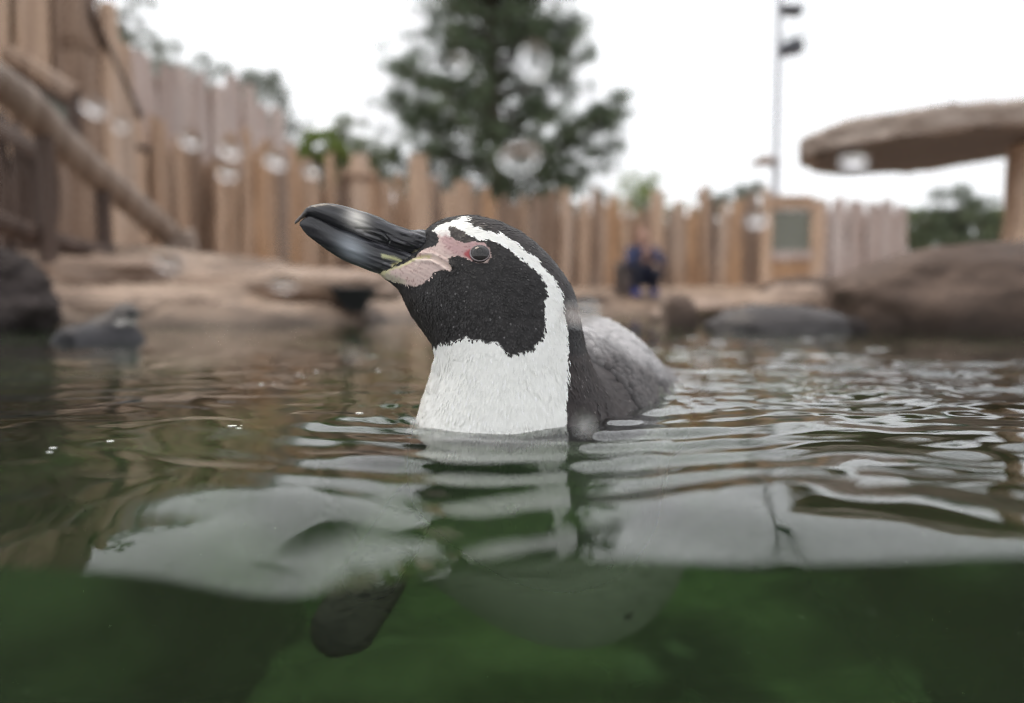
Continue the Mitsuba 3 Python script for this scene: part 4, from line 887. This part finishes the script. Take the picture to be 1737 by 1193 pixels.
broadleaf(1612, 312, 150, 13, 'dark_leaves', 'dark green tree behind the big boulder under the canopy', 12, n_cl=70, per=60, leaf=0.05)
broadleaf(1712, 338, 90, 15, 'mid_leaves', 'green tree at the right edge beside the canopy post', 13, n_cl=50, leaf=0.05)
broadleaf(1560, 352, 90, 17, 'mid_leaves', 'lower green bush left of the dark tree under the canopy', 14, n_cl=40, cat='bush', leaf=0.06)
hz_ = []
rh = np.random.default_rng(12)
for px in np.arange(-300, 2100, 16): hz_.append(at(px, rh.uniform(380, 470), 45 + rh.uniform(-4, 4)))
add('tree_line', leaf_cloud(np.array(hz_), 2.2, 60, 0.22, 3), 'dark_leaves', kind='stuff', label='far belt of trees beyond the enclosure', cat='trees')

# ------------------------------------------------------------------ crouching person
def smooth_iso(f, lo, hi, s):
    v_, f_ = iso(f, *(np.arange(a, b + s, s) for a, b in zip(lo, hi)))
    m = trimesh.Trimesh(v_, f_, process=False); trimesh.smoothing.filter_taubin(m, iterations=4); return m
PO = np.array([at(1092, 507, 10.45)[0], 10.45, 0])
PO[2] = max(at(1092, 508, 10.45)[2], ground_z(PO[:1], PO[1:2])[0] + 0.005)
def pj(x, y, z): return PO + np.array([x, y, z])
# joints: crouching, facing the pool, forearms in front of the chest
hips = pj(0.0, 0.12, 0.30); chest = pj(-0.03, -0.02, 0.56); neck = pj(-0.04, -0.08, 0.70); headc = pj(-0.05, -0.12, 0.83)
kneeL, kneeR = pj(-0.14, -0.26, 0.40), pj(0.15, -0.20, 0.32)
footL, footR = pj(-0.13, -0.10, 0.06), pj(0.14, 0.02, 0.06)
shL, shR = pj(-0.20, -0.04, 0.63), pj(0.14, -0.04, 0.63)
elL, elR = pj(-0.24, -0.22, 0.46), pj(0.20, -0.22, 0.47)
haL, haR = pj(-0.06, -0.34, 0.58), pj(0.02, -0.34, 0.58)
pk = thing('person', 'person in a navy jacket and dark blue trousers crouching at the far shore', 'person')
def body_(x, y, z):
    d = seg(x, y, z, neck, headc, 0.055, 0.075)
    d = smin(d, seg(x, y, z, headc + [0, 0.01, 0.03], headc + [0, -0.02, -0.05], 0.095, 0.06), 0.03)
    d = smin(d, seg(x, y, z, headc + [0, -0.095, -0.005], headc + [0, -0.11, -0.02], 0.010, 0.014), 0.012)
    for a, b, c_ in ((shL, elL, haL), (shR, elR, haR)):
        d = smin(d, smin(seg(x, y, z, a, b, 0.045, 0.038), seg(x, y, z, b, c_, 0.038, 0.026), 0.02), 0.03)
    d = smin(d, seg(x, y, z, neck, chest, 0.05, 0.12), 0.05)
    return smin(d, seg(x, y, z, chest, hips, 0.12, 0.13), 0.05)
bm = smooth_iso(body_, PO + [-0.36, -0.48, 0.15], PO + [0.36, 0.32, 1.0], 0.012)
fm_ = []
for hnd, sx in ((haL, 1), (haR, -1)):
    fwd = np.array([0.4 * sx, -0.55, 0.72]); fwd /= np.linalg.norm(fwd); side = np.array([1.0, 0, -0.4 * sx / 0.72]); side /= np.linalg.norm(side)
    fm_.append(tube([hnd - fwd * .01, hnd + fwd * 0.04, hnd + fwd * 0.08], [0.026, 0.036, 0.034], 10))
    for q, L_ in zip((-0.026, -0.009, 0.009, 0.026), (0.055, 0.068, 0.072, 0.062)):
        fm_.append(tube([hnd + fwd * 0.075 + side * q, hnd + fwd * (0.075 + L_ * .6) + side * q * 1.1, hnd + fwd * (0.075 + L_ * .9) + side * q * 1.1 + np.array([0, 0.02, 0])], [0.010, 0.009, 0.007], 8))
    fm_.append(tube([hnd + fwd * 0.03 + side * 0.03 * sx, hnd + fwd * 0.06 + side * 0.055 * sx, hnd + fwd * 0.085 + side * 0.06 * sx], [0.012, 0.010, 0.008], 8))
scene['skin'] = two({'type': 'principled', 'base_color': {'type': 'rgb', 'value': (0.50, 0.31, 0.24)}, 'roughness': 0.5})
scene['navy_cloth'] = two({'type': 'principled', 'base_color': {'type': 'rgb', 'value': (0.022, 0.030, 0.085)}, 'roughness': 0.8})
scene['dark_cloth'] = two({'type': 'principled', 'base_color': {'type': 'rgb', 'value': (0.018, 0.022, 0.04)}, 'roughness': 0.8})
scene['blue_boot'] = two({'type': 'principled', 'base_color': {'type': 'rgb', 'value': (0.03, 0.05, 0.28)}, 'roughness': 0.5})
scene['hair_brown'] = two({'type': 'principled', 'base_color': {'type': 'rgb', 'value': (0.16, 0.07, 0.04)}, 'roughness': 0.6})
add('body', merge([bm] + fm_), 'skin', pk, smooth=True)
def jacket(x, y, z):
    d = smin(seg(x, y, z, chest + [0, 0, 0.06], hips, 0.145, 0.15), seg(x, y, z, shL, shR, 0.07, 0.07), 0.05)
    for a, b, c_ in ((shL, elL, haL), (shR, elR, haR)):
        d = smin(d, smin(seg(x, y, z, a, b, 0.065, 0.055), seg(x, y, z, b, b + (c_ - b) * 0.8, 0.055, 0.042), 0.02), 0.03)
    return d
add('jacket', smooth_iso(jacket, PO + [-0.40, -0.50, 0.08], PO + [0.40, 0.36, 0.80], 0.014), 'navy_cloth', pk, smooth=True)
def trousers(x, y, z):
    d = seg(x, y, z, hips + [-0.07, 0, -0.03], hips + [0.07, 0, -0.03], 0.135, 0.135)
    for a, k_, f_ in ((-0.08, kneeL, footL), (0.08, kneeR, footR)):
        d = smin(d, smin(seg(x, y, z, hips + [a, 0, 0], k_, 0.11, 0.075), seg(x, y, z, k_, f_, 0.075, 0.055), 0.03), 0.03)
    return d
add('trousers', smooth_iso(trousers, PO + [-0.32, -0.40, -0.03], PO + [0.36, 0.34, 0.55], 0.014), 'dark_cloth', pk, smooth=True)
for f_ in (footL, footR):
    m = smooth_iso(lambda x, y, z: np.maximum(smin(seg(x, y, z, f_ + [0, 0.03, 0], f_ + [0, -0.15, -0.025], 0.055, 0.04), seg(x, y, z, f_, f_ + [0, 0, 0.10], 0.058, 0.06), 0.03), f_[2] - 0.06 - z), f_ - [0.12, 0.28, 0.10], f_ + [0.12, 0.14, 0.20], 0.012)
    add('boot', m, 'blue_boot', pk, smooth=True)
def hair(x, y, z):
    d = seg(x, y, z, headc + [0, 0.03, 0.045], headc + [0, 0.05, -0.04], 0.105, 0.085)
    return np.maximum(d, -(seg(x, y, z, headc + [0, -0.10, -0.03], headc + [0, -0.16, 0.0], 0.085, 0.10)))
add('hair', smooth_iso(hair, headc - [0.14, 0.16, 0.16], headc + [0.14, 0.18, 0.18], 0.012), 'hair_brown', pk, smooth=True)
for sx in (-1, 1):
    add('eye', trimesh.creation.icosphere(2, 0.012).apply_translation(headc + [0.035 * sx, -0.088, 0.015]), 'pupil_black', pk, smooth=True)
    add('ear', trimesh.creation.icosphere(2, 1.0).apply_scale((0.012, 0.022, 0.032)).apply_translation(headc + [0.096 * sx, 0.0, 0.0]), 'skin', pk, smooth=True)
add('mouth', trimesh.creation.icosphere(2, 1.0).apply_scale((0.025, 0.006, 0.007)).apply_translation(headc + [0, -0.086, -0.055]), 'hair_brown', pk, smooth=True)
# the dark pack beside them
bp = thing('backpack', 'brown grey pack standing left of the crouching person', 'bag')
c_ = at(1061, 476, 10.7)
def pack(x, y, z):
    q = np.sqrt(np.maximum(np.abs(x - c_[0]) - 0.10, 0) ** 2 + np.maximum(np.abs(y - 10.7) - 0.06, 0) ** 2 + np.maximum(np.abs(z - c_[2]) - 0.22, 0) ** 2) - 0.06
    return smin(q, seg(x, y, z, [c_[0], 10.58, c_[2] - 0.12], [c_[0] + 0.02, 10.58, c_[2] - 0.02], 0.09, 0.09), 0.03)
proc_mat('pack_cloth', lambda p, n, uv: mix((0.10, 0.08, 0.075), (0.17, 0.135, 0.12), fbm(p.x * 12, p.y * 12, p.z * 12, 3)), 0.85)
add('bag', smooth_iso(pack, c_ - [0.22, 0.30, 0.34], c_ + [0.22, 0.2, 0.34], 0.016), 'pack_cloth', bp, smooth=True)
add('strap', tube(spline([c_ + [-0.1, -0.10, 0.20], c_ + [-0.13, -0.18, 0.05], c_ + [-0.12, -0.12, -0.2]], 12), 0.018, 6), 'black_plastic', bp, smooth=True)

# ------------------------------------------------------------------ the far penguin, afloat at the left
FX = at(134, 585, 1.32)
def fp(x, y, z): return FX * [1, 1, 0] + np.array([x, y, z])
def far_sdf(x, y, z):
    d = seg(x, y, z, fp(-0.004, 0.0, -0.012), fp(0.02, 0.08, -0.015), 0.044, 0.050)
    d = smin(d, seg(x, y, z, fp(0.02, 0.08, -0.015), fp(-0.03, 0.20, -0.02), 0.054, 0.026), 0.02)
    d = smin(d, seg(x, y, z, fp(0.02, 0.06, 0.02), fp(0.045, 0.075, 0.050), 0.030, 0.020), 0.02)
    return smin(d, seg(x, y, z, fp(0.045, 0.075, 0.050), fp(0.058, 0.062, 0.050), 0.020, 0.016), 0.01)
fv, ff = iso(far_sdf, *(np.arange(a, b, 0.003) for a, b in zip(fp(-0.12, -0.1, -0.11), fp(0.13, 0.28, 0.10))))
m = trimesh.Trimesh(fv, ff, process=False); trimesh.smoothing.filter_taubin(m, iterations=4); fv = np.array(m.vertices)
lx, lz = fv[:, 0] - FX[0], fv[:, 2]
fcol = np.where((lz > -0.015)[:, None], np.array([0.052, 0.050, 0.054]), np.array([0.6, 0.6, 0.56]))
fcol = np.where((np.exp(-((lx + 0.005) / 0.022) ** 2 - ((lz - 0.004) / 0.016) ** 2) > 0.45)[:, None] & (fv[:, 1] < FX[1])[:, None], np.array([0.012, 0.012, 0.014]), fcol)
fcol = np.where(((lx < -0.016) & (lz > -0.015))[:, None], np.array([0.028, 0.028, 0.031]), fcol)
fcol = np.where((lz > 0.035)[:, None], np.array([0.10, 0.09, 0.085]), fcol)
fcol = np.where(((lx > 0.044) & (lz > 0.030) & (lz < 0.046))[:, None], np.array([0.55, 0.52, 0.49]), fcol)
p2 = thing('penguin', 'grey penguin resting low in the water far off at the left bank', 'penguin')
add('body', (fv, ff), 'plumage_skin', p2, smooth=True, color=np.clip(fcol * (1 + 0.4 * nz(fv, 160, 3))[:, None], .005, .9))
add('bill', tube([fp(0.066, 0.055, 0.052), fp(0.080, 0.045, 0.054), fp(0.093, 0.036, 0.052), fp(0.097, 0.033, 0.048)], [0.010, 0.008, 0.005, 0.001], 12), 'black_plastic', p2, smooth=True)
for s_ in (-1, 1):
    add('eye', trimesh.creation.icosphere(2, 0.004).apply_translation(fp(0.055 + 0.010 * -s_ * 0.5, 0.068 + 0.016 * s_, 0.055)), 'pupil_black', p2, smooth=True)
add('tail', tube([fp(-0.035, 0.19, -0.012), fp(-0.06, 0.24, -0.004), fp(-0.075, 0.27, 0.0)], [0.02, 0.012, 0.002], 10), 'dark_metal', p2, smooth=True)

# ------------------------------------------------------------------ the viewing window and the drops on it
scene['window_glass'] = {'type': 'thindielectric', 'int_ior': 1.04, 'ext_ior': 1.0}
wq = np.array([(-3.3, PANE_Y - 0.0015, -0.9), (3.5, PANE_Y - 0.0015, -0.9), (3.5, PANE_Y - 0.0015, 1.6), (-3.3, PANE_Y - 0.0015, 1.6)])
add('viewing_window', (wq, np.array([[0, 1, 2], [0, 2, 3]])), 'window_glass', label='clear viewing window of the pool, wet with drops', cat='window')
scene['drop_water'] = {'type': 'dielectric', 'int_ior': 1.33, 'ext_ior': 1.0}
DROPS = [(163, 183, 25, 15, -35, 'large drop on the window over the left fence'), (208, 213, 13, 10, -35, 'small drop just below the large one over the left fence'), (325, 238, 22, 13, -35, 'drop on the window over the tall pale fence'),
         (393, 255, 22, 14, -20, 'drop over the right part of the pale fence, upper of two'), (390, 293, 20, 13, -10, 'drop over the right part of the pale fence, lower of two'), (468, 272, 22, 14, -25, 'drop over the fence left of the bill tip'),
         (530, 290, 16, 10, -25, 'faint drop just above the bill tip'), (285, 443, 28, 15, -20, 'drop over the foot of the log rail'), (483, 480, 26, 13, -5, 'drop over the left rock bank below the bill'),
         (775, 112, 20, 17, 20, 'small round drop over the left side of the conifer'), (905, 105, 26, 34, 10, 'tall drop over the right side of the conifer'), (882, 268, 36, 28, 15, 'widest drop over the lower crown of the conifer'),
         (1445, 275, 24, 17, 0, 'bright drop over the rock canopy'), (1283, 373, 19, 13, 10, 'drop over the fence left of the sign board'), (985, 530, 34, 20, 0, 'broad drop beside the penguin nape'),
         (990, 718, 16, 17, 0, 'round drop at the waterline below the penguin nape'), (1190, 605, 20, 17, 0, 'round drop over the water right of the penguin back'), (600, 598, 14, 12, 0, 'faint small drop over the water left of the throat')]
for px, py, rx, ry, rot, lab in DROPS:
    c_ = at(px, py, PANE_Y); k_ = PANE_Y / F; n, mr = 28, 8
    th = np.arange(n) * 2 * np.pi / n; hgt = 0.42 * min(rx, ry) * k_
    V = []
    for q in range(mr + 1):
        t_ = q / mr * math.pi / 2; ca = math.cos(t_)
        ex = rx * k_ * 0.92 * ca * (1 + 0.06 * np.sin(2 * th + px)) * np.cos(th); ez = ry * k_ * 0.92 * ca * (1 + 0.06 * np.cos(3 * th + py)) * np.sin(th)
        co, si = math.cos(math.radians(rot)), math.sin(math.radians(rot))
        V.append(np.stack([c_[0] + ex * co - ez * si, PANE_Y - 0.0008 + hgt * math.sin(t_) + 0 * th, c_[2] + ex * si + ez * co], 1))
    V = np.array(V).reshape(-1, 3); F_ = []
    for a in range(mr):
        for b in range(n): F_ += [[a * n + b, a * n + (b + 1) % n, (a + 1) * n + (b + 1) % n], [a * n + b, (a + 1) * n + (b + 1) % n, (a + 1) * n + b]]
    V = np.vstack([V, V[:n]]); o_ = (mr + 1) * n
    V = np.vstack([V, V[:n].mean(0)[None]])
    F_ += [[o_ + (b + 1) % n, o_ + b, o_ + n] for b in range(n)]
    add('water_drop', (V, np.array(F_)[:, ::-1]), 'drop_water', smooth=True, label=lab, cat='drop')

# ------------------------------------------------------------------ what drifts in and on the water
r = np.random.default_rng(31)
pc = np.stack([r.uniform(-0.35, 0.35, 260), r.uniform(0.24, 0.75, 260), r.uniform(-0.22, -0.01, 260)], 1)
pc = pc[penguin_sdf(*pc.T) > 0.01]
scene['murk'] = two({'type': 'principled', 'base_color': {'type': 'rgb', 'value': (0.30, 0.38, 0.24)}, 'roughness': 0.7})
add('drifting_specks', leaf_cloud(pc, 0.0004, 1, 0.0007, 32), 'murk', kind='stuff', label='specks drifting in the green water', cat='debris')
bb = []
for px, py in ((66, 762), (72, 765), (185, 748), (402, 725), (410, 724), (397, 727), (455, 652), (467, 653), (616, 700), (520, 640), (505, 634), (545, 630), (640, 628)):
    d = ray(px, py); q = np.array([0, 0, CAM_H]) + d * (CAM_H / -d[2])
    for t in range(1):
        o = q + [r.normal(0, 0.0022), r.normal(0, 0.005), 0]; hz0 = float(waves(np.array([[o[0]]]), np.array([[o[1]]]))[0, 0]); rr = r.uniform(0.0005, 0.0012)
        m = trimesh.creation.icosphere(2, rr); m.apply_scale((r.uniform(1.2, 2.6), r.uniform(0.8, 1.6), 0.35)); m.apply_translation((o[0], o[1], hz0 + rr * 0.25)); bb.append(m)
scene['foam_white'] = two({'type': 'principled', 'base_color': {'type': 'rgb', 'value': (0.75, 0.77, 0.76)}, 'roughness': 0.25})
add('foam', merge(bb), 'foam_white', smooth=True, kind='stuff', label='small bubbles of foam on the surface left of the penguin', cat='foam')
